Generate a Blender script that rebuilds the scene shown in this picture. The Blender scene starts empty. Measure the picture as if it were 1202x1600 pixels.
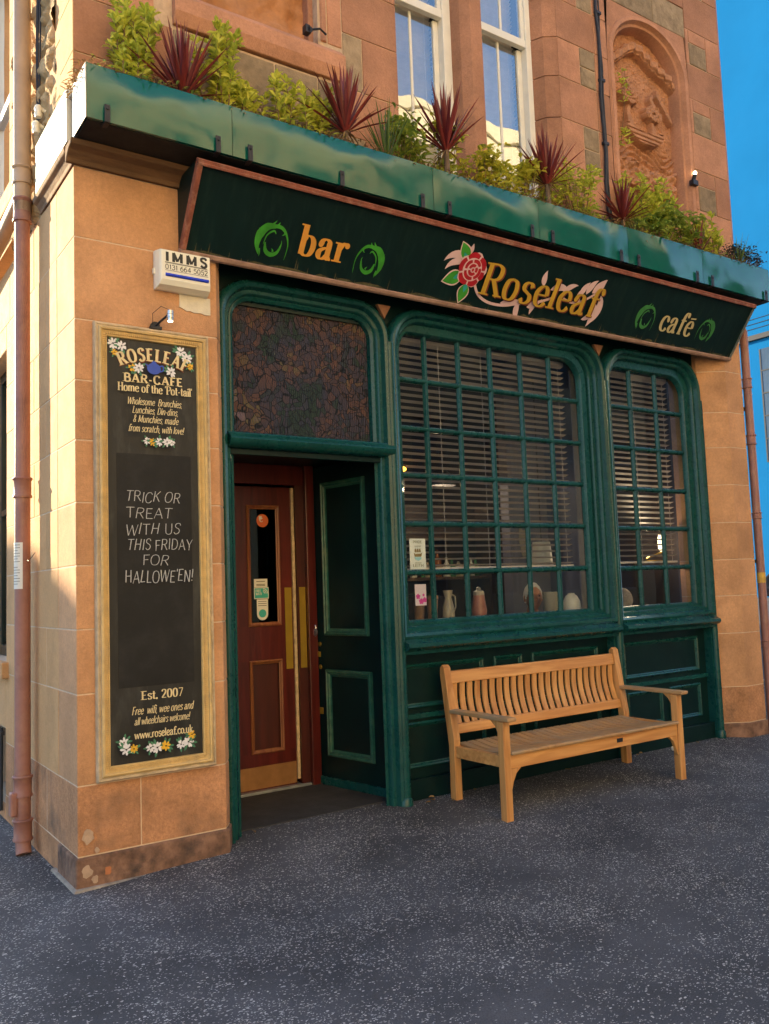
import bpy, bmesh, math, random
from mathutils import Vector, Matrix, noise
R_ = random.Random(7)
rad = math.radians
SC = bpy.context.scene
COL = SC.collection

# ---------------------------------------------------------------- camera
cam_d = bpy.data.cameras.new("camera")
cam = bpy.data.objects.new("camera", cam_d); COL.objects.link(cam)
cam_d.sensor_fit = 'VERTICAL'; cam_d.sensor_height = 36.0
cam_d.lens = 1349.07 / 1600 * 36.0
cam_d.clip_start = 0.05; cam_d.clip_end = 2000
yaw, pitch, roll = rad(34.4367), rad(4.9270), rad(-2.1041)
fw = Vector((math.sin(yaw)*math.cos(pitch), math.cos(yaw)*math.cos(pitch), math.sin(pitch)))
rt = fw.cross(Vector((0, 0, 1))).normalized(); up = rt.cross(fw)
c_, s_ = math.cos(roll), math.sin(roll)
rx = c_*rt + s_*up; uy = -s_*rt + c_*up
m = Matrix((rx, uy, -fw)).transposed().to_4x4()
m.translation = Vector((-1.311, -5.0037, 1.6))
cam.matrix_world = m
SC.camera = cam

# ---------------------------------------------------------------- sky, sun, exposure
SUN_EL, SUN_AZ = 16.5, -19.5          # azimuth measured from +Y towards +X
world = bpy.data.worlds.new("World"); SC.world = world; world.use_nodes = True
wn = world.node_tree
sky = wn.nodes.new('ShaderNodeTexSky'); sky.sky_type = 'NISHITA'; sky.sun_disc = False
sky.sun_elevation = rad(SUN_EL); sky.sun_rotation = rad(SUN_AZ)
sky.air_density = 1.0; sky.dust_density = 0.3; sky.ozone_density = 2.5
bg = wn.nodes['Background']; bg.inputs['Strength'].default_value = 0.15
wn.links.new(sky.outputs[0], bg.inputs['Color'])
sun_d = bpy.data.lights.new("sun", 'SUN'); sun_d.energy = 5.0; sun_d.angle = rad(0.5)
sun_d.color = (1.0, 0.80, 0.50)
sun = bpy.data.objects.new("sun", sun_d); COL.objects.link(sun)
sd = Vector((math.sin(rad(SUN_AZ))*math.cos(rad(SUN_EL)), math.cos(rad(SUN_AZ))*math.cos(rad(SUN_EL)), math.sin(rad(SUN_EL))))
sun.rotation_euler = sd.to_track_quat('Z', 'Y').to_euler()
SC.view_settings.view_transform = 'Standard'; SC.view_settings.look = 'None'
SC.view_settings.exposure = 1.88; SC.view_settings.gamma = 1.0
SC.cycles.use_denoising = True; SC.cycles.max_bounces = 8; SC.cycles.transparent_max_bounces = 12

# ---------------------------------------------------------------- helpers
def tag(o, label=None, cat=None, group=None, kind=None):
    if label: o['label'] = label
    if cat: o['category'] = cat
    if group: o['group'] = group
    if kind: o['kind'] = kind
    return o

def thing(name, loc, label, cat, group=None):
    o = bpy.data.objects.new(name, None); COL.objects.link(o); o.location = loc
    o.empty_display_size = 0.1
    return tag(o, label, cat, group)

def origin_of(o):
    v = Vector((0, 0, 0))
    while o: v += Vector(o.location); o = o.parent
    return v

class MB:
    def __init__(s): s.v = []; s.f = []; s.mi = []; s.cur = 0
    def add(s, vs, fs):
        b = len(s.v); s.v += [tuple(p) for p in vs]
        for f in fs: s.f.append(tuple(i+b for i in f)); s.mi.append(s.cur)
        return s
    def box(s, x0, x1, y0, y1, z0, z1):
        vs = [(x, y, z) for z in (z0, z1) for y in (y0, y1) for x in (x0, x1)]
        return s.add(vs, [(0,2,3,1),(4,5,7,6),(0,1,5,4),(2,6,7,3),(0,4,6,2),(1,3,7,5)])
    def obox(s, c, ax, ay, az, hx, hy, hz):
        c = Vector(c); vs = [c + ax*(i*hx) + ay*(j*hy) + az*(k*hz) for k in (-1,1) for j in (-1,1) for i in (-1,1)]
        return s.add(vs, [(0,2,3,1),(4,5,7,6),(0,1,5,4),(2,6,7,3),(0,4,6,2),(1,3,7,5)])
    def bar(s, a, b, w, h, upv=(0,0,1)):
        a, b = Vector(a), Vector(b); d = (b-a); L = d.length; d.normalize()
        u = Vector(upv); sx = d.cross(u)
        if sx.length < 1e-5: sx = d.cross(Vector((1,0,0)))
        sx.normalize(); u = sx.cross(d)
        return s.obox((a+b)/2, sx, d, u, w/2, L/2, h/2)
    def tube(s, pts, r, n=10, caps=True, closed=False):
        pts = [Vector(p) for p in pts]; N = len(pts); vs = []; fs = []
        rs = r if isinstance(r, (list, tuple)) else [r]*N
        t0 = (pts[1]-pts[0]).normalized()
        ref = Vector((0,0,1)) if abs(t0.z) < .9 else Vector((1,0,0))
        u = t0.cross(ref).normalized()
        for i in range(N):
            a = pts[max(i-1, 0)]; b = pts[min(i+1, N-1)]
            if closed: a = pts[i-1]; b = pts[(i+1) % N]
            t = (b-a).normalized(); u = (u - t*u.dot(t)).normalized(); w = t.cross(u)
            for k in range(n):
                an = 2*math.pi*k/n; vs.append(pts[i] + (u*math.cos(an)+w*math.sin(an))*rs[i])
        for i in range(N if closed else N-1):
            j = (i+1) % N
            for k in range(n):
                k2 = (k+1) % n; fs.append((i*n+k, i*n+k2, j*n+k2, j*n+k))
        if caps and not closed:
            fs.append(tuple(range(n-1, -1, -1))); fs.append(tuple((N-1)*n+k for k in range(n)))
        return s.add(vs, fs)
    def lathe(s, c, prof, n=20, axis='z'):
        c = Vector(c); vs = []; fs = []; P = len(prof)
        for (r, z) in prof:
            for k in range(n):
                a = 2*math.pi*k/n; x, y = r*math.cos(a), r*math.sin(a)
                vs.append(c + (Vector((x, y, z)) if axis == 'z' else Vector((x, z, y)) if axis == 'y' else Vector((z, x, y))))
        for i in range(P-1):
            for k in range(n):
                k2 = (k+1) % n; fs.append((i*n+k, i*n+k2, (i+1)*n+k2, (i+1)*n+k))
        fs.append(tuple(range(n-1, -1, -1))); fs.append(tuple((P-1)*n+k for k in range(n)))
        return s.add(vs, fs)
    def prism(s, poly, z0, z1):            # plan polygon (x,y), counter-clockwise
        n = len(poly); vs = [(x, y, z0) for x, y in poly] + [(x, y, z1) for x, y in poly]
        fs = [tuple(range(n-1, -1, -1)), tuple(range(n, 2*n))] + [(i, (i+1) % n, n+(i+1) % n, n+i) for i in range(n)]
        return s.add(vs, fs)
    def xprism(s, poly, x0, x1):           # profile (y,z) swept along x
        n = len(poly); vs = [(x0, y, z) for y, z in poly] + [(x1, y, z) for y, z in poly]
        fs = [tuple(range(n)), tuple(range(2*n-1, n-1, -1))] + [(i, n+i, n+(i+1) % n, (i+1) % n) for i in range(n)]
        return s.add(vs, fs)
    def yprism(s, poly, y0, y1):           # outline (x,z) swept along y
        n = len(poly); vs = [(x, y0, z) for x, z in poly] + [(x, y1, z) for x, z in poly]
        fs = [tuple(range(n)), tuple(range(2*n-1, n-1, -1))] + [(i, n+i, n+(i+1) % n, (i+1) % n) for i in range(n)]
        return s.add(vs, fs)
    def loops(s, loops, closed=True, cap0=False, cap1=False):
        n = len(loops[0]); vs = [p for l in loops for p in l]; fs = []
        for i in range(len(loops)-1):
            for k in range(n if closed else n-1):
                k2 = (k+1) % n; fs.append((i*n+k, i*n+k2, (i+1)*n+k2, (i+1)*n+k))
        if cap0: fs.append(tuple(range(n-1, -1, -1)))
        if cap1: fs.append(tuple((len(loops)-1)*n+k for k in range(n)))
        return s.add(vs, fs)
    def grid(s, nu, nv, fn):
        vs = [fn(i/nu, j/nv) for j in range(nv+1) for i in range(nu+1)]
        fs = [(j*(nu+1)+i, j*(nu+1)+i+1, (j+1)*(nu+1)+i+1, (j+1)*(nu+1)+i) for j in range(nv) for i in range(nu)]
        return s.add(vs, fs)
    def sphere(s, c, rx, ry, rz, n=16, m_=10):
        c = Vector(c); vs = []; fs = []
        for j in range(m_+1):
            t = math.pi*j/m_
            for k in range(n):
                a = 2*math.pi*k/n
                vs.append(c + Vector((rx*math.sin(t)*math.cos(a), ry*math.sin(t)*math.sin(a), rz*math.cos(t))))
        for j in range(m_):
            for k in range(n):
                k2 = (k+1) % n; fs.append((j*n+k, (j+1)*n+k, (j+1)*n+k2, j*n+k2))
        return s.add(vs, fs)

def build(name, mb, mat, parent=None, bevel=0, smooth=False, fixn=True):
    off = origin_of(parent) if parent else Vector((0, 0, 0))
    me = bpy.data.meshes.new(name)
    me.from_pydata([(p[0]-off.x, p[1]-off.y, p[2]-off.z) for p in mb.v], [], mb.f)
    mats = mat if isinstance(mat, (list, tuple)) else [mat]
    for q in mats: me.materials.append(q)
    if len(mats) > 1: me.polygons.foreach_set('material_index', mb.mi)
    if fixn:
        bm = bmesh.new(); bm.from_mesh(me); bmesh.ops.recalc_face_normals(bm, faces=bm.faces); bm.to_mesh(me); bm.free()
    if smooth:
        me.polygons.foreach_set('use_smooth', [True]*len(me.polygons))
        me.set_sharp_from_angle(angle=rad(40))
    me.update()
    o = bpy.data.objects.new(name, me); COL.objects.link(o)
    if parent: o.parent = parent
    if bevel:
        b = o.modifiers.new('bevel', 'BEVEL'); b.width = bevel; b.segments = 2; b.limit_method = 'ANGLE'; b.angle_limit = rad(40)
        b.harden_normals = False
    return o

def copy_tree(o, parent=None):
    c = o.copy(); COL.objects.link(c); c.parent = parent
    for ch in list(o.children): copy_tree(ch, c)
    return c

# ---------------------------------------------------------------- materials
def M(name, col, rough=.6, var=.18, vs=5., col2=None, bump=.15, bs=60., spec=.4, metal=0., island=0., stain=None, stain_amt=.5, stain_s=2.5, stretch=None, coat=0., bigbump=0., bbs=3., grain=0.):
    m = bpy.data.materials.new(name); m.use_nodes = True
    nt = m.node_tree; N = nt.nodes; L = nt.links; b = N['Principled BSDF']
    tc = N.new('ShaderNodeTexCoord'); vec = tc.outputs['Object']
    if stretch:
        mp = N.new('ShaderNodeMapping'); mp.inputs['Scale'].default_value = stretch; L.new(vec, mp.inputs[0]); vec = mp.outputs[0]
    def nz(scale, detail=6, rgh=.6):
        n = N.new('ShaderNodeTexNoise'); n.inputs['Scale'].default_value = scale; n.inputs['Detail'].default_value = detail
        n.inputs['Roughness'].default_value = rgh; L.new(vec, n.inputs['Vector']); return n.outputs['Fac']
    def ramp(src, lo, hi):
        r = N.new('ShaderNodeMapRange'); r.inputs[1].default_value = lo; r.inputs[2].default_value = hi; L.new(src, r.inputs[0]); return r.outputs[0]
    c = Vector(col)
    mx = N.new('ShaderNodeMix'); mx.data_type = 'RGBA'
    L.new(ramp(nz(vs), .3, .7), mx.inputs['Factor'])
    a = c*(1-var); bb = Vector(col2) if col2 else c*(1+var)
    mx.inputs['A'].default_value = (*a, 1); mx.inputs['B'].default_value = (*bb, 1)
    out = mx.outputs['Result']
    if island:
        g = N.new('ShaderNodeNewGeometry'); r = N.new('ShaderNodeMapRange')
        r.inputs[3].default_value = 1-island; r.inputs[4].default_value = 1+island
        L.new(g.outputs['Random Per Island'], r.inputs[0])
        h = N.new('ShaderNodeHueSaturation'); L.new(out, h.inputs['Color']); L.new(r.outputs[0], h.inputs['Value']); out = h.outputs[0]
    if stain:
        s2 = N.new('ShaderNodeMix'); s2.data_type = 'RGBA'
        f = N.new('ShaderNodeMath'); f.operation = 'MULTIPLY'; f.inputs[1].default_value = stain_amt
        L.new(ramp(nz(stain_s, 8, .7), .5, .72), f.inputs[0]); L.new(f.outputs[0], s2.inputs['Factor'])
        L.new(out, s2.inputs['A']); s2.inputs['B'].default_value = (*stain, 1); out = s2.outputs['Result']
    if grain:
        gr = N.new('ShaderNodeMapRange'); gr.inputs[1].default_value = .25; gr.inputs[2].default_value = .75; gr.inputs[3].default_value = 1-grain; gr.inputs[4].default_value = 1+grain
        gm = N.new('ShaderNodeMath'); gm.operation = 'ADD'; g2 = N.new('ShaderNodeMath'); g2.operation = 'MULTIPLY_ADD'; g2.inputs[1].default_value = .5
        L.new(nz(140, 3, .8), g2.inputs[0]); L.new(nz(45, 5, .75), gm.inputs[0]); gm.inputs[1].default_value = -.25; L.new(gm.outputs[0], g2.inputs[2]); L.new(g2.outputs[0], gr.inputs[0])
        gh = N.new('ShaderNodeHueSaturation'); L.new(out, gh.inputs['Color']); L.new(gr.outputs[0], gh.inputs['Value']); out = gh.outputs[0]
    L.new(out, b.inputs['Base Color'])
    rr = N.new('ShaderNodeMapRange'); rr.inputs[3].default_value = max(.02, rough-.1); rr.inputs[4].default_value = min(1, rough+.1)
    L.new(nz(vs*3), rr.inputs[0]); L.new(rr.outputs[0], b.inputs['Roughness'])
    b.inputs['Specular IOR Level'].default_value = spec; b.inputs['Metallic'].default_value = metal
    b.inputs['Coat Weight'].default_value = coat; b.inputs['Coat Roughness'].default_value = .08
    nrm = None
    if bump:
        bn = N.new('ShaderNodeBump'); bn.inputs['Strength'].default_value = bump; bn.inputs['Distance'].default_value = .01
        L.new(nz(bs, 8, .65), bn.inputs['Height']); nrm = bn
    if bigbump:
        b2 = N.new('ShaderNodeBump'); b2.inputs['Strength'].default_value = 1.0; b2.inputs['Distance'].default_value = bigbump
        L.new(nz(bbs, 2, .4), b2.inputs['Height'])
        if nrm: L.new(nrm.outputs[0], b2.inputs['Normal'])
        nrm = b2
    if nrm: L.new(nrm.outputs[0], b.inputs['Normal'])
    return m

def glass_mat(name, tint=(.9, .95, .93), boost=1.0, rough=.0, wave=0.):
    m = bpy.data.materials.new(name); m.use_nodes = True; nt = m.node_tree; N = nt.nodes; L = nt.links
    for n in list(N): N.remove(n)
    o = N.new('ShaderNodeOutputMaterial'); mix = N.new('ShaderNodeMixShader'); t = N.new('ShaderNodeBsdfTransparent'); g = N.new('ShaderNodeBsdfGlossy')
    t.inputs[0].default_value = (*tint, 1); g.inputs['Roughness'].default_value = rough; g.inputs[0].default_value = (1, 1, 1, 1)
    f = N.new('ShaderNodeFresnel'); f.inputs['IOR'].default_value = 1.5
    mu = N.new('ShaderNodeMath'); mu.operation = 'MULTIPLY'; mu.inputs[1].default_value = boost; mu.use_clamp = True
    ge = N.new('ShaderNodeNewGeometry'); bf = N.new('ShaderNodeMath'); bf.operation = 'SUBTRACT'; bf.inputs[0].default_value = 1.; L.new(ge.outputs['Backfacing'], bf.inputs[1])
    m3 = N.new('ShaderNodeMath'); m3.operation = 'MULTIPLY'; L.new(f.outputs[0], m3.inputs[0]); L.new(bf.outputs[0], m3.inputs[1])
    L.new(m3.outputs[0], mu.inputs[0]); L.new(mu.outputs[0], mix.inputs[0]); L.new(t.outputs[0], mix.inputs[1]); L.new(g.outputs[0], mix.inputs[2]); L.new(mix.outputs[0], o.inputs[0])
    if wave:
        tc = N.new('ShaderNodeTexCoord'); n = N.new('ShaderNodeTexNoise'); n.inputs['Scale'].default_value = 2.; n.inputs['Detail'].default_value = 1
        b = N.new('ShaderNodeBump'); b.inputs['Distance'].default_value = wave; L.new(tc.outputs['Object'], n.inputs['Vector']); L.new(n.outputs[0], b.inputs['Height']); L.new(b.outputs[0], g.inputs['Normal'])
    return m

def emit_mat(name, col, st):
    m = bpy.data.materials.new(name); m.use_nodes = True; b = m.node_tree.nodes['Principled BSDF']
    b.inputs['Base Color'].default_value = (*col, 1); b.inputs['Emission Color'].default_value = (*col, 1); b.inputs['Emission Strength'].default_value = st
    return m

def asphalt_mat():
    m = bpy.data.materials.new('chipped_asphalt'); m.use_nodes = True; nt = m.node_tree; N = nt.nodes; L = nt.links; b = N['Principled BSDF']
    tc = N.new('ShaderNodeTexCoord'); v0 = tc.outputs['Object']
    dn = N.new('ShaderNodeTexNoise'); dn.inputs['Scale'].default_value = 35; dn.inputs['Detail'].default_value = 2; L.new(v0, dn.inputs['Vector'])
    add = N.new('ShaderNodeMix'); add.data_type = 'RGBA'; add.blend_type = 'LINEAR_LIGHT'; add.inputs['Factor'].default_value = .012
    L.new(v0, add.inputs['A']); L.new(dn.outputs['Color'], add.inputs['B']); v1 = add.outputs['Result']
    def nz(s, d=6, r=.6):
        n = N.new('ShaderNodeTexNoise'); n.inputs['Scale'].default_value = s; n.inputs['Detail'].default_value = d; n.inputs['Roughness'].default_value = r; L.new(v0, n.inputs['Vector']); return n.outputs['Fac']
    def mr(src, a, c, lo=0., hi=1.):
        r = N.new('ShaderNodeMapRange'); r.inputs[1].default_value = a; r.inputs[2].default_value = c; r.inputs[3].default_value = lo; r.inputs[4].default_value = hi; L.new(src, r.inputs[0]); return r.outputs[0]
    def math_(op, a, c=None):
        n = N.new('ShaderNodeMath'); n.operation = op; n.use_clamp = False
        L.new(a, n.inputs[0]) if hasattr(a, 'node') else setattr(n.inputs[0], 'default_value', a)
        if c is not None:
            L.new(c, n.inputs[1]) if hasattr(c, 'node') else setattr(n.inputs[1], 'default_value', c)
        return n.outputs[0]
    chips = None; dens = mr(nz(2.0, 4, .6), .34, .70, .02, .26)
    for sc_, rot, str_, size in ((48, .4, 1.7, .30), (66, 2.2, 1.6, .31), (98, 1.1, 1.5, .32)):
        mp = N.new('ShaderNodeMapping'); mp.inputs['Rotation'].default_value = (0, 0, rot); mp.inputs['Scale'].default_value = (1, str_, 1); L.new(v1, mp.inputs[0])
        vo = N.new('ShaderNodeTexVoronoi'); vo.voronoi_dimensions = '2D'; vo.inputs['Scale'].default_value = sc_; L.new(mp.outputs[0], vo.inputs['Vector'])
        sep = N.new('ShaderNodeSeparateColor'); L.new(vo.outputs['Color'], sep.inputs[0])
        pick = math_('LESS_THAN', sep.outputs[0], dens)
        szr = mr(sep.outputs[1], 0, 1, size*.55, size*1.15)
        k = math_('LESS_THAN', vo.outputs['Distance'], szr)
        k = math_('MULTIPLY', k, pick); k = math_('MULTIPLY', k, mr(sep.outputs[2], 0, 1, .35, 1.))
        chips = k if chips is None else math_('MAXIMUM', chips, k)
    base = N.new('ShaderNodeMix'); base.data_type = 'RGBA'; L.new(mr(nz(1.1, 7, .65), .3, .7), base.inputs['Factor'])
    base.inputs['A'].default_value = (.034, .034, .037, 1); base.inputs['B'].default_value = (.105, .104, .112, 1)
    fine = N.new('ShaderNodeMix'); fine.data_type = 'RGBA'; fine.blend_type = 'MULTIPLY'; fine.inputs['Factor'].default_value = .8
    fr = N.new('ShaderNodeMapRange'); fr.inputs[1].default_value = .3; fr.inputs[2].default_value = .7; fr.inputs[3].default_value = .45; fr.inputs[4].default_value = 1.4
    L.new(nz(180, 3, .7), fr.inputs[0]); cc = N.new('ShaderNodeCombineColor')
    for i in range(3): L.new(fr.outputs[0], cc.inputs[i])
    L.new(base.outputs['Result'], fine.inputs['A']); L.new(cc.outputs[0], fine.inputs['B'])
    fin = N.new('ShaderNodeMix'); fin.data_type = 'RGBA'; L.new(chips, fin.inputs['Factor']); L.new(fine.outputs['Result'], fin.inputs['A']); fin.inputs['B'].default_value = (.60, .57, .54, 1)
    L.new(fin.outputs['Result'], b.inputs['Base Color']); b.inputs['Roughness'].default_value = .8; b.inputs['Specular IOR Level'].default_value = .3
    bn = N.new('ShaderNodeBump'); bn.inputs['Strength'].default_value = .55; bn.inputs['Distance'].default_value = .006
    h = math_('ADD', nz(140, 5, .7), math_('MULTIPLY', chips, .25)); L.new(h, bn.inputs['Height'])
    b2 = N.new('ShaderNodeBump'); b2.inputs['Strength'].default_value = .5; b2.inputs['Distance'].default_value = .03; L.new(nz(3, 3), b2.inputs['Height']); L.new(bn.outputs[0], b2.inputs['Normal'])
    L.new(b2.outputs[0], b.inputs['Normal'])
    return m

def wood_mat(name, c1, c2, c3=None, axis=0, rough=.5, island=.18, grey=None):
    m = bpy.data.materials.new(name); m.use_nodes = True; nt = m.node_tree; N = nt.nodes; L = nt.links; b = N['Principled BSDF']
    tc = N.new('ShaderNodeTexCoord'); g = N.new('ShaderNodeNewGeometry')
    mp = N.new('ShaderNodeMapping'); s = [22., 22., 22.]; s[axis] = 1.6; mp.inputs['Scale'].default_value = s; L.new(tc.outputs['Object'], mp.inputs[0])
    ad = N.new('ShaderNodeVectorMath'); ad.operation = 'ADD'; sc = N.new('ShaderNodeMath'); sc.operation = 'MULTIPLY'; sc.inputs[1].default_value = 37.
    L.new(g.outputs['Random Per Island'], sc.inputs[0]); L.new(mp.outputs[0], ad.inputs[0]); L.new(sc.outputs[0], ad.inputs[1])
    n = N.new('ShaderNodeTexNoise'); n.inputs['Scale'].default_value = 1.; n.inputs['Detail'].default_value = 7; n.inputs['Distortion'].default_value = .8; L.new(ad.outputs[0], n.inputs['Vector'])
    cr = N.new('ShaderNodeValToRGB'); cr.color_ramp.elements[0].position = .3; cr.color_ramp.elements[1].position = .72
    cr.color_ramp.elements[0].color = (*c1, 1); cr.color_ramp.elements[1].color = (*c2, 1); L.new(n.outputs[0], cr.inputs[0])
    r = N.new('ShaderNodeMapRange'); r.inputs[3].default_value = 1-island; r.inputs[4].default_value = 1+island; L.new(g.outputs['Random Per Island'], r.inputs[0])
    h = N.new('ShaderNodeHueSaturation'); L.new(cr.outputs[0], h.inputs['Color']); L.new(r.outputs[0], h.inputs['Value']); out = h.outputs[0]
    if grey:
        n2 = N.new('ShaderNodeTexNoise'); n2.inputs['Scale'].default_value = 5; n2.inputs['Detail'].default_value = 6; L.new(tc.outputs['Object'], n2.inputs['Vector'])
        r2 = N.new('ShaderNodeMapRange'); r2.inputs[1].default_value = .42; r2.inputs[2].default_value = .7; L.new(n2.outputs[0], r2.inputs[0])
        mx = N.new('ShaderNodeMix'); mx.data_type = 'RGBA'; L.new(r2.outputs[0], mx.inputs['Factor']); L.new(out, mx.inputs['A']); mx.inputs['B'].default_value = (*grey, 1); out = mx.outputs['Result']
    L.new(out, b.inputs['Base Color']); b.inputs['Roughness'].default_value = rough
    bn = N.new('ShaderNodeBump'); bn.inputs['Strength'].default_value = .25; bn.inputs['Distance'].default_value = .004; L.new(n.outputs[0], bn.inputs['Height']); L.new(bn.outputs[0], b.inputs['Normal'])
    return m

def leaf_mat(name, c1, c2, rough=.45, tr=.25):
    m = bpy.data.materials.new(name); m.use_nodes = True; nt = m.node_tree; N = nt.nodes; L = nt.links; b = N['Principled BSDF']
    g = N.new('ShaderNodeNewGeometry'); cr = N.new('ShaderNodeValToRGB')
    cr.color_ramp.elements[0].color = (*c1, 1); cr.color_ramp.elements[1].color = (*c2, 1); L.new(g.outputs['Random Per Island'], cr.inputs[0])
    L.new(cr.outputs[0], b.inputs['Base Color']); b.inputs['Roughness'].default_value = rough
    t = N.new('ShaderNodeBsdfTranslucent'); L.new(cr.outputs[0], t.inputs[0]); mx = N.new('ShaderNodeMixShader'); mx.inputs[0].default_value = tr
    L.new(b.outputs[0], mx.inputs[1]); L.new(t.outputs[0], mx.inputs[2]); L.new(mx.outputs[0], N['Material Output'].inputs[0])
    return m

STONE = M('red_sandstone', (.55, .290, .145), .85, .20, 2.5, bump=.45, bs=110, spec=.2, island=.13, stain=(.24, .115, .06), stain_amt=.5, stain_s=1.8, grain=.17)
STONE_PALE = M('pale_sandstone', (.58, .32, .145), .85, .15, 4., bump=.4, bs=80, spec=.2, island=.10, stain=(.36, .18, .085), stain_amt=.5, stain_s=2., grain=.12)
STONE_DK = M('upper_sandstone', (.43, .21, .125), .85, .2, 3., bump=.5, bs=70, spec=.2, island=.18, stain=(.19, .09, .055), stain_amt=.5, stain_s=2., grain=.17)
STONE_GREY = M('grey_rubble', (.30, .22, .14), .9, .3, 7., bump=.8, bs=35, spec=.15, island=.2, stain=(.09, .065, .045), stain_amt=.7, stain_s=5.)
STONE_ROUGH = M('rough_rubble', (.50, .33, .17), .9, .25, 6., bump=.9, bs=30, spec=.15, stain=(.25, .15, .08), stain_amt=.6, stain_s=4.)
STONE_BASE = M('worn_plinth', (.20, .115, .08), .9, .45, 9., bump=1., bs=40, spec=.15, island=.1, stain=(.055, .045, .042), stain_amt=.9, stain_s=5., col2=(.36, .20, .13))
STONE_LOW = M('splashed_sandstone', (.46, .225, .11), .85, .25, 4., bump=.5, bs=60, spec=.2, island=.08, stain=(.085, .065, .052), stain_amt=.85, stain_s=2.8, grain=.35)
CORNICE = M('weathered_cornice', (.17, .095, .05), .9, .3, 5., bump=.5, bs=50, spec=.15, stain=(.05, .035, .025), stain_amt=.8, stain_s=3., stretch=(.4, 1, 3))
MORTAR = M('pale_mortar', (.62, .45, .31), .9, .12, 20., bump=.3, bs=100, spec=.1)
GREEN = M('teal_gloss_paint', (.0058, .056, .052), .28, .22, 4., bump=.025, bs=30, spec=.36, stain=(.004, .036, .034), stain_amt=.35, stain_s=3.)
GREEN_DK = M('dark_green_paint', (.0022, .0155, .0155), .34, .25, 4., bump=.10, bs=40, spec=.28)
GREEN_SIGN = M('sign_board_green', (.0024, .0150, .0158), .5, .2, 3., bump=.06, bs=120, spec=.2, stain=(.02, .045, .028), stain_amt=.35, stain_s=6., stretch=(3, .6, .6))
GREEN_TRIM = M('worn_green_moulding', (.02, .10, .068), .35, .35, 18., bump=.3, bs=40, spec=.5, stain=(.10, .13, .07), stain_amt=.6, stain_s=9.)
PLANTER = M('planter_green_enamel', (.004, .095, .070), .14, .15, 2., bump=.02, bs=50, spec=.5, stain=(.006, .105, .075), stain_amt=.3, stain_s=4., bigbump=.034, bbs=1.7)
PLANTER_W = M('planter_white_flashing', (.72, .68, .58), .5, .1, 6., bump=.1, bs=30, stain=(.4, .33, .22), stain_amt=.5, stain_s=5.)
BLACKM = M('near_black_backing', (.012, .013, .013), .7, .3, 5., bump=.2, bs=30)  # near-black throughout, for the trough soffit and side recess backs
IRON = M('black_iron', (.025, .025, .03), .5, .3, 20., bump=.2, bs=60, metal=.3)
SIGNFRAME = M('red_brown_sign_moulding', (.26, .085, .055), .5, .3, 14., bump=.3, bs=60, stain=(.48, .28, .20), stain_amt=.7, stain_s=12.)
SIGNSILL = M('faded_sign_sill', (.36, .22, .165), .7, .25, 12., bump=.3, bs=60, stain=(.16, .08, .05), stain_amt=.6, stain_s=10.)
GOLD = M('gilt_paint', (.60, .40, .155), .45, .2, 12., bump=.3, bs=90, stain=(.38, .27, .15), stain_amt=.6, stain_s=7.)
GOLD_OUT = M('worn_cream_gilt', (.52, .40, .25), .55, .25, 15., bump=.3, bs=90, stain=(.30, .22, .15), stain_amt=.6, stain_s=9.)
BOARD = M('chalkboard_paint', (.020, .020, .019), .55, .3, 3., bump=.08, bs=60, spec=.35, stain=(.075, .075, .068), stain_amt=.55, stain_s=3.2, stretch=(3, 3, .8))
BOARD_IN = M('chalk_writing_panel', (.011, .011, .0115), .6, .3, 3., bump=.06, bs=60, spec=.3, stain=(.03, .03, .03), stain_amt=.5, stain_s=3.)
CHALK = M('white_chalk', (.44, .44, .43), .95, .35, 220., bump=.4, bs=300, spec=.1)
CREAM = M('cream_lettering', (.70, .56, .30), .6, .15, 40., bump=.05, bs=60)
RUSTLINE = M('letter_shadow_red', (.22, .05, .03), .6, .1, 10., bump=0)
ORANGE = M('orange_gold_letter', (.72, .33, .055), .4, .12, 8., bump=.05, bs=60)
OCHRE = M('ochre_gold_letter', (.55, .33, .035), .4, .12, 8., bump=.05, bs=60)
PALEGOLD = M('pale_gold_letter', (.58, .48, .25), .4, .12, 8., bump=.05, bs=60)
LEAFGREEN = M('leaf_green_paint', (.05, .30, .03), .4, .3, 10., bump=.05)
LEAFGREEN2 = M('dull_leaf_green_paint', (.05, .22, .06), .4, .3, 10., bump=.05)
ROSERED = M('rose_red_paint', (.42, .012, .022), .4, .15, 10., bump=.05)
PINK = M('pale_pink_paint', (.72, .50, .52), .45, .08, 10., bump=.05)
BLUEP = M('cobalt_paint', (.02, .07, .42), .4, .2, 20., bump=.05)
WHITEP = M('white_flower_paint', (.74, .72, .74), .5, .1, 30., bump=.05)
YELLOWP = M('yellow_flower_paint', (.75, .42, .03), .5, .2, 30., bump=.05)
GREENP = M('flower_leaf_paint', (.06, .20, .11), .5, .3, 30., bump=.05)
PIPE_MAT = M('pipe_rust_pink', (.30, .135, .105), .5, .2, 6., bump=.2, bs=50, stain=(.42, .24, .15), stain_amt=.5, stain_s=7.)
PIPE_UP = M('pipe_buff', (.46, .31, .20), .55, .12, 6., bump=.2, bs=50)
TEAK = wood_mat('teak', (.48, .19, .05), (.76, .39, .13), axis=0, grey=None, island=.2)
TEAK_V = wood_mat('teak_upright', (.47, .19, .05), (.76, .39, .13), axis=2, island=.32)
TEAK_W = wood_mat('weathered_teak', (.36, .19, .075), (.58, .33, .13), axis=1, island=.22, grey=(.34, .24, .14))
MAROON = wood_mat('maroon_varnish', (.055, .006, .005), (.115, .014, .010), axis=2, rough=.3, island=.08)
MAROON_TRIM = wood_mat('worn_maroon_moulding', (.30, .12, .04), (.16, .035, .018), axis=2, rough=.4, island=.1)
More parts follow.
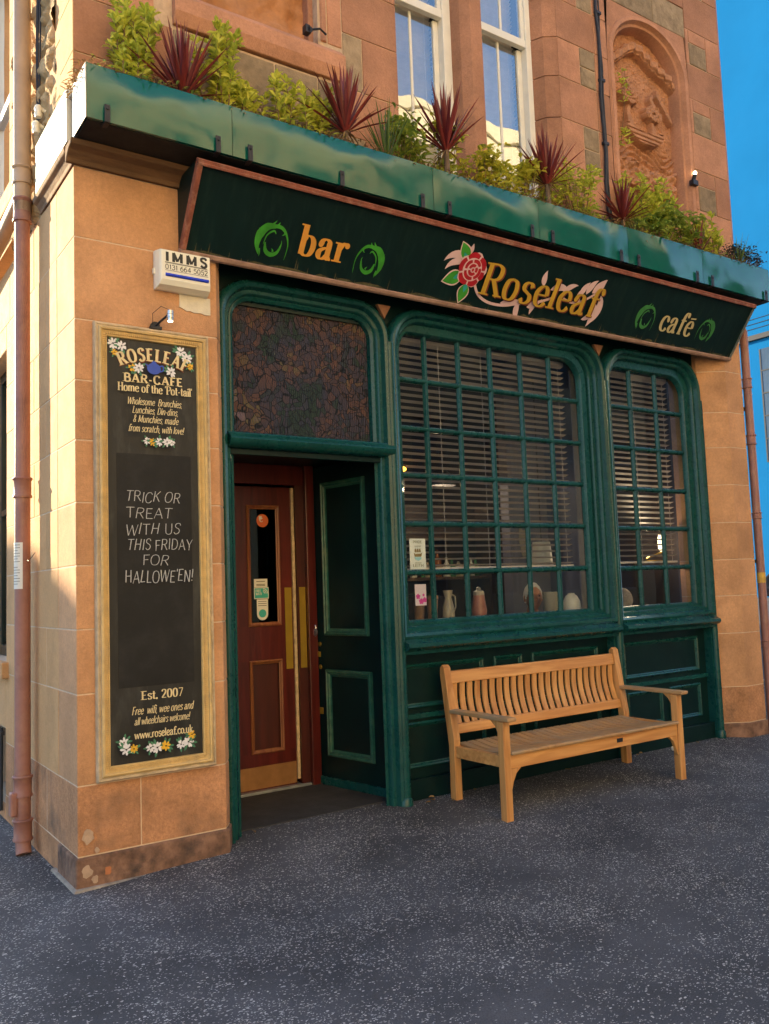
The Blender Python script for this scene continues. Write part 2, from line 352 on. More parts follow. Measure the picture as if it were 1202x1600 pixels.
MAROON_DK = wood_mat('maroon_panel', (.045, .010, .007), (.075, .014, .010), axis=2, rough=.35, island=.05)
BRASS = M('brass_plate', (.42, .27, .035), .38, .10, 6., bump=0, metal=.55)
BRONZE = M('bronze_kick_plate', (.40, .20, .08), .4, .2, 8., bump=.1, metal=.6)
STEEL = M('padlock_steel', (.55, .55, .56), .3, .1, 10., bump=.02, metal=.9)
WHITE = M('white_sash_paint', (.74, .72, .66), .4, .06, 8., bump=.05, bs=40)
PLASTIC = M('cream_plastic', (.80, .76, .64), .4, .05, 4., bump=.02)
PLASTER = M('cream_filler', (.66, .58, .44), .85, .1, 12., bump=.3, bs=60)
INK = M('black_ink', (.03, .03, .028), .6, .1, 30., bump=0)
GREYINK = M('faded_ink', (.16, .15, .11), .6, .1, 30., bump=0)
BLUEBAR = M('blue_lens', (.02, .05, .55), .25, .3, 12., bump=.02)
PAPER = M('white_paper', (.72, .70, .64), .7, .05, 10., bump=.03)
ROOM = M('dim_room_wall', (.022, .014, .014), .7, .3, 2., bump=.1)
ROOM_GREY = M('grey_blue_room_wall', (.16, .16, .21), .7, .1, 2., bump=.05)
ROOM_FLOOR = M('dark_room_floor', (.06, .04, .03), .5, .3, 5., bump=.1)
SLAT = M('blind_slat', (.62, .54, .50), .5, .1, 10., bump=.03)
GLASS = glass_mat('window_glass', (.94, .96, .95), 1.8)
GLASS_UP = glass_mat('upper_window_glass', (.92, .95, .96), 4.0, wave=.004)
GLASS_DK = glass_mat('door_glass', (.75, .78, .74), 1.3)
SOIL = M('planter_soil', (.07, .04, .022), .95, .4, 30., bump=.9, bs=60)
STEP = M('entrance_mat', (.035, .033, .031), .9, .25, 8., bump=.5, bs=90, stain=(.085, .078, .07), stain_amt=.5, stain_s=3.)

# ---------------------------------------------------------------- stroke alphabet (unit: capital height 1)
G = {}
def gl(ch, w, *st): G[ch] = (w, st)
gl('a', .62, '~.10,.48 .16,.61 .29,.66 .41,.60 .44,.45 .44,.14 .49,.02 .60,.06', '~.44,.40 .26,.36 .11,.26 .08,.12 .17,.01 .31,.04 .44,.18')
gl('b', .62, '.13,1 .13,.02', '~.13,.48 .25,.64 .42,.62 .53,.46 .53,.22 .44,.05 .28,0 .13,.08')
gl('c', .56, '~.49,.50 .42,.63 .28,.66 .14,.56 .08,.34 .14,.12 .28,.01 .42,.03 .52,.15')
gl('d', .66, '~.47,.50 .36,.64 .21,.64 .10,.48 .08,.28 .14,.07 .28,0 .47,.15', '.47,1 .47,0')
gl('e', .58, '.09,.37 .50,.37', '~.50,.37 .47,.55 .36,.66 .22,.63 .10,.48 .08,.30 .14,.10 .28,0 .42,.03 .52,.15')
gl('f', .42, '~.47,.87 .42,.98 .30,.97 .22,.85 .20,.66 .20,.30 .20,.02', '.04,.64 .42,.64', '.08,.025 .34,.025')
gl('h', .66, '.13,1 .13,0', '~.13,.46 .24,.62 .38,.66 .49,.58 .52,.42 .52,.2 .52,0')
gl('i', .26, '.13,.66 .13,0', '.13,.90 .13,.84')
gl('k', .62, '.13,1 .13,0', '.50,.64 .14,.26', '.24,.38 .54,0')
gl('l', .27, '.13,1 .13,0')
gl('m', .96, '.12,.66 .12,0', '~.12,.46 .22,.62 .34,.66 .43,.58 .46,.42 .46,.2 .46,0', '~.46,.46 .56,.62 .68,.66 .78,.58 .81,.42 .81,.2 .81,0')
gl('n', .66, '.13,.66 .13,0', '~.13,.46 .24,.62 .38,.66 .49,.58 .52,.42 .52,.2 .52,0')
gl('o', .62, '~.30,.66 .14,.58 .08,.33 .14,.08 .30,0 .46,.08 .53,.33 .46,.58 .30,.66')
gl('r', .47, '.13,.66 .13,0', '~.13,.42 .22,.58 .34,.66 .43,.60')
gl('s', .50, '~.42,.52 .36,.64 .22,.66 .11,.57 .12,.44 .26,.35 .40,.26 .43,.12 .33,.01 .18,0 .08,.13')
gl('t', .40, '~.18,.90 .18,.5 .18,.18 .23,.03 .37,.06', '.03,.64 .36,.64')
gl('u', .66, '~.13,.66 .13,.3 .16,.08 .28,0 .40,.06 .49,.2', '.50,.66 .50,0')
gl('v', .56, '.06,.66 .28,0', '.28,0 .50,.66')
gl('w', .86, '.06,.66 .24,0', '.24,0 .43,.62', '.43,.62 .62,0', '.62,0 .80,.66')
gl('A', .78, '.38,1 .08,0', '.38,1 .70,0', '.20,.36 .58,.36')
gl('B', .70, '.14,1 .14,0', '~.14,.98 .40,.98 .55,.88 .55,.66 .42,.54 .14,.53', '~.14,.53 .46,.52 .61,.40 .61,.16 .46,.02 .14,.02')
gl('C', .74, '~.64,.80 .54,.95 .38,1 .20,.92 .09,.68 .09,.34 .20,.08 .38,0 .54,.05 .65,.22')
gl('D', .76, '.14,1 .14,0', '~.14,.98 .38,.97 .58,.84 .67,.50 .58,.16 .38,.03 .14,.02')
gl('E', .64, '.14,1 .14,0', '.14,.97 .56,.97', '.14,.52 .48,.52', '.14,.03 .58,.03')
gl('F', .60, '.14,1 .14,0', '.14,.97 .55,.97', '.14,.52 .46,.52')
gl('H', .78, '.14,1 .14,0', '.62,1 .62,0', '.14,.52 .62,.52')
gl('I', .30, '.15,1 .15,0')
gl('K', .74, '.14,1 .14,0', '.62,1 .15,.44', '.28,.60 .66,0')
gl('L', .60, '.14,1 .14,0', '.14,.03 .55,.03')
gl('M', .92, '.14,1 .14,0', '.14,1 .45,.1', '.45,.1 .76,1', '.76,1 .76,0')
gl('N', .80, '.14,1 .14,0', '.14,1 .64,0', '.64,1 .64,0')
gl('O', .80, '~.40,1 .20,.92 .09,.66 .09,.34 .20,.08 .40,0 .60,.08 .71,.34 .71,.66 .60,.92 .40,1')
gl('P', .66, '.14,1 .14,0', '~.14,.98 .42,.98 .58,.86 .58,.62 .42,.48 .14,.47')
gl('R', .74, '.14,1 .14,0', '~.14,.98 .42,.98 .58,.87 .58,.65 .44,.52 .14,.51', '.36,.52 .68,.01')
gl('S', .62, '~.53,.80 .46,.96 .29,1 .13,.90 .13,.68 .29,.55 .46,.44 .53,.24 .43,.05 .25,0 .09,.16')
gl('T', .70, '.35,1 .35,0', '.05,.97 .65,.97')
gl('U', .76, '~.13,1 .13,.4 .18,.1 .37,0 .56,.1 .62,.4 .62,1')
gl('W', 1.02, '.06,1 .28,0', '.28,0 .51,.95', '.51,.95 .74,0', '.74,0 .96,1')
gl('Y', .72, '.07,1 .36,.48', '.65,1 .36,.48', '.36,.50 .36,0')
gl('0', .62, '~.30,1 .15,.88 .09,.5 .15,.12 .30,0 .46,.12 .52,.5 .46,.88 .30,1')
gl('1', .42, '.12,.80 .24,.98', '.25,1 .25,0')
gl('2', .60, '~.10,.76 .16,.94 .30,1 .46,.90 .48,.70 .36,.44 .09,.03', '.09,.03 .54,.03')
gl('3', .58, '~.10,.86 .26,1 .44,.90 .44,.66 .28,.54', '~.28,.54 .47,.46 .50,.18 .34,0 .18,.01 .08,.16')
gl('4', .64, '.42,1 .07,.30', '.07,.30 .58,.30', '.42,1 .42,0')
gl('5', .60, '.48,.97 .16,.97', '.16,.97 .12,.56', '~.12,.56 .28,.64 .46,.54 .50,.26 .38,.03 .22,0 .08,.12')
gl('6', .60, '~.46,.94 .28,.86 .13,.60 .09,.30 .16,.06 .30,0 .45,.07 .51,.28 .44,.52 .29,.58 .14,.44')
gl('7', .58, '.08,.97 .52,.97', '.52,.97 .20,0')
gl('.', .24, '.10,.06 .10,0'); gl(',', .24, '.13,.06 .07,-.14'); gl('-', .40, '.06,.36 .32,.36'); gl("'", .20, '.11,1 .08,.78'); gl('!', .26, '.13,1 .13,.28', '.13,.06 .13,0')
gl('&', .66, '~.52,.34 .40,.08 .22,0 .10,.14 .18,.40 .38,.66 .38,.90 .26,1 .16,.86 .22,.62 .56,.02'); gl('"', .3, '.08,1 .07,.8', '.2,1 .19,.8')
gl('\u00e9', .58, '.09,.37 .50,.37', '~.50,.37 .47,.55 .36,.66 .22,.63 .10,.48 .08,.30 .14,.10 .28,0 .42,.03 .52,.15', '.16,.79 .54,.82')

def catmull(p, k=5):
    if len(p) < 3: return p
    out = []; q = [p[0]] + list(p) + [p[-1]]
    for i in range(1, len(q)-2):
        a, b, c, d = q[i-1], q[i], q[i+1], q[i+2]
        for j in range(k):
            t = j/k
            out.append(tuple(.5*((2*b[n]) + (-a[n]+c[n])*t + (2*a[n]-5*b[n]+4*c[n]-d[n])*t*t + (-a[n]+3*b[n]-3*c[n]+d[n])*t**3) for n in (0, 1)))
    out.append(p[-1]); return out

def ribbon(mb, pts, ws, mp, lift):
    n = len(pts); vs = []
    for i in range(n):
        a = pts[max(i-1, 0)]; b = pts[min(i+1, n-1)]
        dx, dy = b[0]-a[0], b[1]-a[1]; L = math.hypot(dx, dy) or 1
        nx, ny = -dy/L, dx/L; w = (ws[i] if isinstance(ws, list) else ws)/2
        vs.append(mp(pts[i][0]+nx*w, pts[i][1]+ny*w, lift)); vs.append(mp(pts[i][0]-nx*w, pts[i][1]-ny*w, lift))
    mb.add(vs, [(2*i, 2*i+1, 2*i+3, 2*i+2) for i in range(n-1)])

def poly(mb, pts, mp, lift): mb.add([mp(x, y, lift) for x, y in pts], [tuple(range(len(pts)))])

class Lift:
    def __init__(s, d=.00018): s.k = 0; s.d = d
    def __call__(s): s.k += 1; return s.k*s.d

def text_width(t, track=0.): return sum((G[c][0] if c != ' ' else .34) + track for c in t) - track

def text(mb, t, mp, x, y, h, width=None, thick=.14, thin=.05, serif=False, slant=0., jit=0., track=0., align='l', lift=None, arc=None, embolden=0.):
    """Set a line of stroke letters; mp(u, v, lift) puts a point of the board into space."""
    lift = lift or Lift(); w0 = text_width(t, track); sx = (width/(w0*h)) if width else 1.
    cx = x - (w0*h*sx/2 if align == 'c' else 0)
    for ch in t:
        if ch == ' ': cx += (.34+track)*h*sx; continue
        w, sts = G[ch]; jy = R_.uniform(-jit, jit)*h; jr = R_.uniform(-jit, jit)
        def place(px, py):
            px2 = px + slant*py + jr*(py-.4); 
            if arc:
                X = cx + (w/2)*h*sx; cxa, R = arc; ang = (X-cxa)/R
                lx = (px-w/2)*h*sx; ly = py*h
                return (cxa + math.sin(ang)*(R+ly) + math.cos(ang)*lx, y - R + math.cos(ang)*(R+ly) - math.sin(ang)*lx)
            return (cx + px2*h*sx, y + py*h + jy)
        for st in sts:
            sm = st[0] == '~'; p = [tuple(map(float, q.split(','))) for q in st.lstrip('~').split()]
            vert = (abs(p[0][0]-p[-1][0]) < .02 and len(p) == 2 and abs(p[0][1]-p[-1][1]) > .4)
            if sm: p = catmull(p)
            elif len(p) == 2:
                p = [(p[0][0]+(p[1][0]-p[0][0])*i/3, p[0][1]+(p[1][1]-p[0][1])*i/3) for i in range(4)]
                if jit: p = [(a+R_.uniform(-1, 1)*jit*.12, b+R_.uniform(-1, 1)*jit*.12) for a, b in p]
            if len(st) < 26 and abs(p[0][0]-p[-1][0]) < .08 and abs(p[0][1]-p[-1][1]) < .08:     # a dot
                c = place((p[0][0]+p[-1][0])/2, (p[0][1]+p[-1][1])/2); r = max(thick, .09)*.62*h
                poly(mb, [(c[0]+r*math.cos(a*math.pi/5)*min(1, sx*1.1), c[1]+r*math.sin(a*math.pi/5)) for a in range(10)], mp, lift()); continue
            ws = []
            for i in range(len(p)):
                a = p[max(i-1, 0)]; b = p[min(i+1, len(p)-1)]; dx, dy = b[0]-a[0], b[1]-a[1]; L = math.hypot(dx, dy) or 1
                dg = dx*dy < 0 and not sm
                k = abs(dy)/L
                tk = thick if (dg or sm or abs(dx) < .02 or thick == thin) else thick*.55
                ws.append((math.hypot(tk*k, thin*(1-k*k)**.5)+embolden)*h*(1 if sx > .8 else .5+.5*sx))
            if sm and not serif: ws = [q*(.9+.1*math.sin(3*i)) for i, q in enumerate(ws)]
            ribbon(mb, [place(*q) for q in p], ws, mp, lift())
            if serif:
                if vert:
                    tx, bx = p[0], p[-1]; s = thick*1.0; hh = .05+embolden
                    if bx[1] < .05 and ch != 'b': ribbon(mb, [place(bx[0]-s, bx[1]+hh*.5), place(bx[0]+s, bx[1]+hh*.5)], hh*h, mp, lift())
                    r_ = s*.1 if ch.islower() else s*.9
                    ribbon(mb, [place(tx[0]-s, tx[1]-hh*.5), place(tx[0]+r_, tx[1]-hh*.5)], hh*h, mp, lift())
                elif ch in 'acrsfCS' and sm:
                    e = p[0]; c = place(*e); r = thick*.50*h
                    if ch in 'acf' or ch == 'r':
                        if ch == 'r': c = place(*p[-1])
                        poly(mb, [(c[0]+r*math.cos(a*math.pi/6)*min(1, sx), c[1]+r*math.sin(a*math.pi/6)) for a in range(12)], mp, lift())
                elif ch in 'AKRvwWYM' and not sm:
                    for q in (p[0], p[-1]):
                        if q[1] < .06 or (q[1] > .6 and ch in 'KvwWY'):
                            yy = q[1]+(.025 if q[1] < .1 else -.025)
                            if ch in 'vwWM' and q[1] < .1: continue
                            ribbon(mb, [place(q[0]-thick*.9, yy), place(q[0]+thick*.9, yy)], (.05+embolden)*h, mp, lift())
        cx += (w+track)*h*sx
    return lift

def front(yf): return lambda u, v, l: (u, yf-l, v)

# ================================================================ GROUND
def sstep(a, b, t): t = max(0, min(1, (t-a)/(b-a))); return t*t*(3-2*t)
def gz(x, y):
    s = sstep(-.2, 1.1, x)
    return s*(.040 + .09*max(-.8, min(.22, y))) - .02*sstep(-.4, -3, y) + .004*noise.noise(Vector((x*1.3, y*1.3, 0)))
mb = MB()
ASPH = asphalt_mat()
NX, NY = 150, 110
def axis_pts(lo, hi, n, c): # denser round c
    return [lo+(hi-lo)*i/n for i in range(n+1)]
def pav(u, v):
    x = -2.6 + 12.6*u; y = -9.5 + 19.5*v
    return (x, y, gz(x, y) if y < 1.0 else gz(x, y)*(1 if x > .2 else 1))
mb.grid(NX, NY, pav)
pave = build('pavement', mb, ASPH, smooth=True, fixn=False); tag(pave, kind='structure')
KERBSTONE = M('granite_kerb', (.22, .21, .20), .8, .25, 20., bump=.4, bs=60)
mb = MB(); mb.box(-2.75, -2.605, -9.65, 10, -.3, -.012); mb.box(10.005, 10.15, -9.65, 10, -.3, .09); mb.box(-2.75, 10.15, -9.66, -9.505, -.3, -.02)
tag(build('kerb', mb, KERBSTONE, bevel=.012), kind='structure')
ROADM = M('road_asphalt', (.055, .055, .06), .85, .25, 1.2, bump=.4, bs=70)
mb = MB(); mb.grid(40, 40, lambda u, v: (-900+1800*u, -900+1800*v, -.14))
tag(build('road', mb, ROADM, fixn=False), kind='structure')
mb = MB(); mb.prism([(.945, .275), (2.36, .275), (2.36, 1.3), (.945, 1.3)], -.1, .066)
tag(build('entrance_threshold', mb, STEP, bevel=.006), kind='structure')

# ================================================================ PUB BUILDING
pub = thing('pub_building', (0, 0, 0), 'red sandstone corner pub with dark green shopfront and carved niches above it', 'building')
# ---- ground-floor piers: one dressed block per course, flush mortar between
CZ = [-.12, .18, .56, 1.06, 1.42, 1.78, 2.14, 2.50, 2.85, 3.21, 3.70, 4.13]
def pier(polyf, courses, core, splits=None):
    hi, lo, base = MB(), MB(), MB()
    for i in range(len(courses)-1):
        z0, z1 = courses[i]+.0035, courses[i+1]-.0035
        t = base if i == 0 else lo if i <= 1 else hi
        for pl in polyf(i): t.prism(pl, z0, z1)
    return hi, lo, base
def left_poly(i):
    o = .012 if i == 0 else 0
    full = [(-o, -o), (.88+o, -o), (.945+o, .10), (.945+o, .40), (-o, .40)]
    if i == 1: return [[(-o, -o), (.353, -o), (.353, .40), (-o, .40)], [(.359, -o), (.88, -o), (.945, .10), (.945, .40), (.359, .40)]]
    return [full]
hi, lo, base = pier(left_poly, CZ, None)
build('corner_pier', hi, STONE, pub, bevel=.004)
build('corner_pier_foot', lo, STONE_LOW, pub, bevel=.004)
build('corner_plinth', base, STONE_BASE, pub, bevel=.012)
FLAKE_O = M('orange_paint_flake', (.42, .15, .06), .8, .2, 20., bump=.2); FLAKE_W = M('pale_paint_flake', (.44, .30, .20), .8, .2, 20., bump=.3)
def flake(x, z, r, mt, y):
    n = 9; n = 11; p = [(x+r*R_.uniform(.6, 1.1)*math.cos(6.283*k/n), z+r*R_.uniform(.75, 1.25)*math.sin(6.283*k/n)) for k in range(n)]
    mb = MB(); mb.yprism(p, y-.0025, y-.0002); build('paint_flake', mb, mt, pub)
for x, z, r, k in ((.05, .29, .04, 1), (.045, .10, .034, 1), (.16, .085, .024, 0), (.10, .205, .016, 1), (.09, .05, .022, 1)): flake(x, z, r, FLAKE_W if k else FLAKE_O, -.012)
mb = MB(); mb.prism([(-.03, -.035), (.93, -.035), (1.0, .07), (1.0, .1), (-.03, .5)], -.1, .018); build('cement_fillet', mb, M('cement_fillet', (.30, .25, .20), .95, .3, 12., bump=.9, bs=30, stain=(.1, .09, .08), stain_amt=.7, stain_s=5.), pub, bevel=.015)
mb = MB(); mb.prism([(.003, .003), (.877, .003), (.942, .101), (.942, .42), (.003, .42)], -.1, 4.13)
build('pier_mortar', mb, MORTAR, pub)
RZ = [-.10, .18, .52, 1.03, 1.39, 1.74, 2.10, 2.47, 2.84, 3.19, 3.60, 4.13]
def right_poly(i):
    o = .012 if i == 0 else 0
    return [[(6.03-o, .16), (6.27-o, -o), (6.54+o, -o), (6.54+o, .5), (6.03-o, .5)]]
hi, lo, base = pier(right_poly, RZ, None)
build('right_pier', hi, STONE, pub, bevel=.004); build('right_pier_foot', lo, STONE_LOW, pub, bevel=.004); build('right_plinth', base, STONE_BASE, pub, bevel=.012)
mb = MB(); mb.prism([(6.033, .162), (6.272, .003), (6.537, .003), (6.537, .5), (6.033, .5)], -.1, 4.13)
build('right_pier_mortar', mb, MORTAR, pub)

# ---- side wall on the lane (plane x = 0), courses with openings
def side_blocks(mbx, z0, z1, joints, x=0., d=.14):
    for a, b in zip(joints[:-1], joints[1:]):
        if b-a > .02: mbx.box(x+R_.uniform(-.0015, .0015), x+d, a+.003, b-.003, z0+.003, z1-.003)
WY0, WY1, WZ0, WZ1 = 1.93, 2.85, 1.15, 3.51
BY0, BY1, BZ0, BZ1 = 1.96, 2.80, .12, .66
up_, lo_ = MB(), MB()
for i in range(len(CZ)-1):
    z0, z1 = CZ[i], CZ[i+1]; js = [.403]
    y = .403 + (.30 if i % 2 else .62)
    while y < 7.9: js.append(y); y += R_.uniform(.55, .85)
    js.append(8.0)
    def emit(ya, yb, za, zb):
        pts = [ya] + [q for q in js if ya+.12 < q < yb-.12] + [yb]
        side_blocks(lo_ if i <= 1 else up_, za, zb, pts)
    segs = [(.403, 8., z0, z1)]
    for (oy0, oy1, oz0, oz1) in ((WY0, WY1, WZ0, WZ1), (BY0, BY1, BZ0, BZ1)):
        ns = []
        for (a, b, c, d) in segs:
            if d <= oz0 or c >= oz1 or b <= oy0 or a >= oy1: ns.append((a, b, c, d)); continue
            ns += [(a, oy0, c, d), (oy1, b, c, d)]
            if c < oz0: ns.append((oy0, oy1, c, oz0))
            if d > oz1: ns.append((oy0, oy1, oz1, d))
        segs = ns
    for sg in segs: emit(*sg)
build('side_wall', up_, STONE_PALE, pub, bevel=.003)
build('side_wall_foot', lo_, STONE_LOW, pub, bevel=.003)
mb = MB()
for (a, b, c, d) in ((.42, WY0, -.1, 4.13), (WY1, 8, -.1, 4.13), (WY0, WY1, -.1, BZ0), (WY0, WY1, BZ1, WZ0), (WY0, WY1, WZ1, 4.13), (WY0, BY0, BZ0, BZ1), (BY1, WY1, BZ0, BZ1)):
    mb.box(.002, .30, a, b, c, d)
build('side_wall_mortar', mb, MORTAR, pub)
# side window, its sill and the barred light below it
mb = MB(); mb.box(.12, .17, WY0, WY0+.07, WZ0, WZ1); mb.box(.12, .17, WY1-.07, WY1, WZ0, WZ1); mb.box(.12, .17, WY0+.07, WY1-.07, WZ1-.08, WZ1); mb.box(.12, .17, WY0+.07, WY1-.07, WZ0, WZ0+.09); mb.box(.12, .16, WY0+.07, WY1-.07, 2.3, 2.35)
sw = build('side_window', mb, GREEN_DK, pub, bevel=.006)
mb = MB(); mb.box(.14, .146, WY0+.07, WY1-.07, WZ0+.09, WZ1-.08); build('pane', mb, GLASS_DK, sw)
mb = MB(); mb.box(-.05, .12, WY0-.08, WY1+.08, WZ0-.12, WZ0-.002); build('side_window_sill', mb, STONE_PALE, pub, bevel=.008)
mb = MB()
for k in range(9): mb.tube([(-.02, BY0+.05+k*.095, BZ0-.06), (-.02, BY0+.05+k*.095, BZ1-.0)], .012, 8)
mb.box(-.034, -.006, BY0, BY1, BZ1-.05, BZ1-.02)
build('basement_grille', mb, IRON, pub)
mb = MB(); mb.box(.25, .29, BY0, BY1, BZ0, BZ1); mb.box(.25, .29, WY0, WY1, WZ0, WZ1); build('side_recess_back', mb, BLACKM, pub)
# ---- upper side wall: dressed quoins, coarse rubble between, upper window
q = MB(); z = 4.30; i = 0
while z < 8.5:
    h = [.42, .36, .45, .38][i % 4]; q.box(0, .3, 0 if False else .30, (.42, .60)[i % 2], z+.003, min(z+h, 8.5)-.003); z += h; i += 1
for y0, y1 in ((1.50, 1.84),):
    z = 4.30; i = 0
    while z < 8.5:
        h = [.5, .4][i % 2]; q.box(0, .3, y0+(.1 if i % 2 else 0), y1, z+.003, min(z+h, 8.5)-.003); z += h; i += 1
q.box(0, .3, 1.84, 3.0, 4.303, 4.62); q.box(0, .3, 1.84, 3.0, 7.1, 8.5); q.box(0, .3, 3.0, 8., 4.303, 8.5)
build('side_quoins', q, STONE_PALE, pub, bevel=.004)
mb = MB()
def rub(u, v):
    y = .40+u*1.25; zz = 4.14+v*4.36
    c = noise.cell_vector(Vector((y*3.1+.5*noise.noise(Vector((y, zz, 3))), zz*4.3, 0)))
    d, _p = noise.voronoi(Vector((y*3.2, zz*4.6, 5.)))
    e = max(0, min(1, (d[1]-d[0])*4))
    return (.028-.055*e*(.5+.5*c[0]) + .02*noise.fractal(Vector((y*9, zz*9, 1)), 1, 2, 4), y, zz)
mb.grid(70, 240, rub)
build('side_rubble', mb, STONE_ROUGH, pub, fixn=False)
mb = MB(); mb.box(.035, .3, .4, 1.84, 4.13, 8.5); build('side_rubble_core', mb, MORTAR, pub)
mb = MB(); mb.box(.10, .15, 1.86, 1.96, 4.62, 7.1); mb.box(.10, .15, 2.9, 3.0, 4.62, 7.1); mb.box(.10, .15, 1.96, 2.9, 7.0, 7.1); mb.box(.10, .15, 1.96, 2.9, 4.62, 4.75); mb.box(.1, .15, 1.96, 2.9, 5.75, 5.82)
sw = build('side_sash', mb, WHITE, pub, bevel=.005)
mb = MB(); mb.box(.13, .136, 1.96, 2.9, 4.75, 7.0); build('pane', mb, GLASS_UP, sw)
mb = MB(); mb.box(-.09, .0, 1.15, 8.0, 4.44, 4.60); mb.box(-.055, .0, 1.15, 8.0, 4.36, 4.438); build('side_string_course', mb, STONE_PALE, pub, bevel=.015)

# ---- cornice over the pier, returning down the lane
prof = [(0, 4.13), (-.025, 4.13), (-.035, 4.155), (-.075, 4.185), (-.125, 4.20), (-.14, 4.228), (0, 4.228)]
mb = MB(); mb.xprism(prof, -.05, .70); build('cornice', mb, CORNICE, pub, bevel=.006)
mb = MB()
n = len(prof); vs = [(p[0]*.42, y, p[1]) for y in (.0, .80) for p in prof]
mb.add(vs, [tuple(range(n)), tuple(range(2*n-1, n-1, -1))] + [(i, n+i, n+(i+1) % n, (i+1) % n) for i in range(n)])
build('cornice_return', mb, M('stained_cornice_return', (.26, .14, .07), .9, .3, 5., bump=.5, bs=40, stain=(.10, .06, .04), stain_amt=.7, stain_s=4.), pub, bevel=.005)

# ---- shell: back, right flank, roof, floors
SHELL = M('rendered_flank', (.30, .19, .12), .9, .15, 2., bump=.3, bs=30)
mb = MB(); mb.box(.3, 6.5, 7.7, 8.0, -.1, 13.2); mb.box(6.25, 6.53, .5, 7.7, -.1, 13.2); mb.box(.0, 6.53, .32, 8., 13.2, 13.4)
mb.box(.002, 6.55, .003, .3, 8.603, 13.2); mb.box(.002, .3, .3, 8., 8.503, 13.2)
build('shell', mb, SHELL, pub)

# ---- upper front wall (plane y = 0)
red, grey = MB(), MB()
def rb(t, x0, x1, z0, z1, y=0., d=.28): t.box(x0+.0035, x1-.0035, y+R_.uniform(-.002, .002), d, z0+.0035, z1-.0035)
zc = [4.56, 4.84, 5.20, 5.62, 6.0, 6.36, 6.73, 7.1, 7.5, 8.0, 8.6]
for i in range(len(zc)-1):
    z0, z1 = zc[i], zc[i+1]; w = (.50, .62)[i % 2]
    rb(red, 0, w, z0, z1)                                              # corner quoins
    if z1 <= 5.21:
        x = w
        while x < 1.9-.02:
            x2 = min(1.9, x+R_.uniform(.2, .42)); x2 = 1.9 if 1.9-x2 < .12 else x2
            zm = z0+(z1-z0)*R_.uniform(.4, .6)
            if R_.random() < .6: rb(grey, x, x2, z0, zm, .001); rb(grey, x, x2, zm, z1, -.003)
            else: rb(grey, x, x2, z0, z1, -.001)
            x = x2
    else: rb(red, w, .70, max(z0, 5.47), z1)
    if i % 2: rb(red, 1.90, 2.39, z0, z1)                                # window quoins
    else: rb(grey, 1.90, 2.07, z0, z1, -.001); rb(red, 2.07, 2.39, z0, z1)
    rb(red, 4.14, 4.42 if i % 2 == 0 else 4.62, z0, z1)
    if i % 2 == 0: rb(grey, 4.42, 4.62, z0, (z0+z1)/2, -.001); rb(grey, 4.42, 4.62, (z0+z1)/2, z1, -.002)
    rb(red, 4.62, 4.80, z0, z1)
    if i % 2: rb(red, 6.0, 6.56, z0, z1)
    else: rb(red, 6.0, 6.05, z0, z1); rb(grey, 6.05, 6.33, z0, (z0+z1)/2+.05, -.001); rb(red, 6.05, 6.33, (z0+z1)/2+.05, z1); rb(red, 6.33, 6.56, z0, z1)
rb(red, 2.39, 4.14, 7.45, 8.6); rb(red, 2.39, 4.14, 4.3, 4.76)
rb(red, 4.80, 6.0, 4.56, 5.05); rb(red, 4.8, 6.0, 7.6, 8.6); rb(grey, 4.8, 5.5, 6.98, 7.6, -.001); rb(grey, 5.5, 6.0, 6.98, 7.3, -.001); rb(red, 5.5, 6.0, 7.3, 7.6)
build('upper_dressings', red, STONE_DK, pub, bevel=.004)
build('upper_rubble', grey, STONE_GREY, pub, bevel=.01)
mb = MB()
for b in ((.002, 2.385, 4.1, 5.21), (.002, .70, 5.21, 8.6), (1.7, 2.385, 5.21, 8.6), (4.145, 4.79, 4.1, 8.6), (6.01, 6.558, 4.1, 8.6), (2.385, 4.145, 4.1, 4.75), (4.79, 6.01, 4.1, 5.0), (2.385, 4.145, 7.46, 8.6), (.7, 1.7, 7.2, 8.6), (4.79, 6.01, 7.62, 8.6)):
    mb.box(b[0], b[1], .0065, .30, b[2], b[3])
build('upper_mortar', mb, M('brown_mortar', (.52, .37, .25), .9, .2, 20., bump=.4, bs=80), pub)
# corner wrap of the upper quoins on the lane side
mb = MB()
for i in range(len(zc)-1): mb.box(-.001, .004, .002, .30, zc[i]+.0035, zc[i+1]-.0035)
build('corner_quoin_returns', mb, STONE_PALE, pub)
# window jambs (splayed), mullion
mb = MB()
for i in range(len(zc)-1):
    z0, z1 = zc[i]+.003, zc[i+1]-.003
    if z0 < 7.45: mb.prism([(3.975, .20), (4.035, .07), (4.14, .001), (4.14, .28), (3.975, .28)], z0, min(z1, 7.45))
build('window_jamb', mb, STONE_DK, pub, bevel=.003)
mb = MB(); mb.prism([(3.06, .24), (3.085, .07), (3.14, .0), (3.26, .0), (3.30, .07), (3.32, .24)], 4.76, 7.45); build('mullion', mb, STONE_DK, pub, bevel=.004)
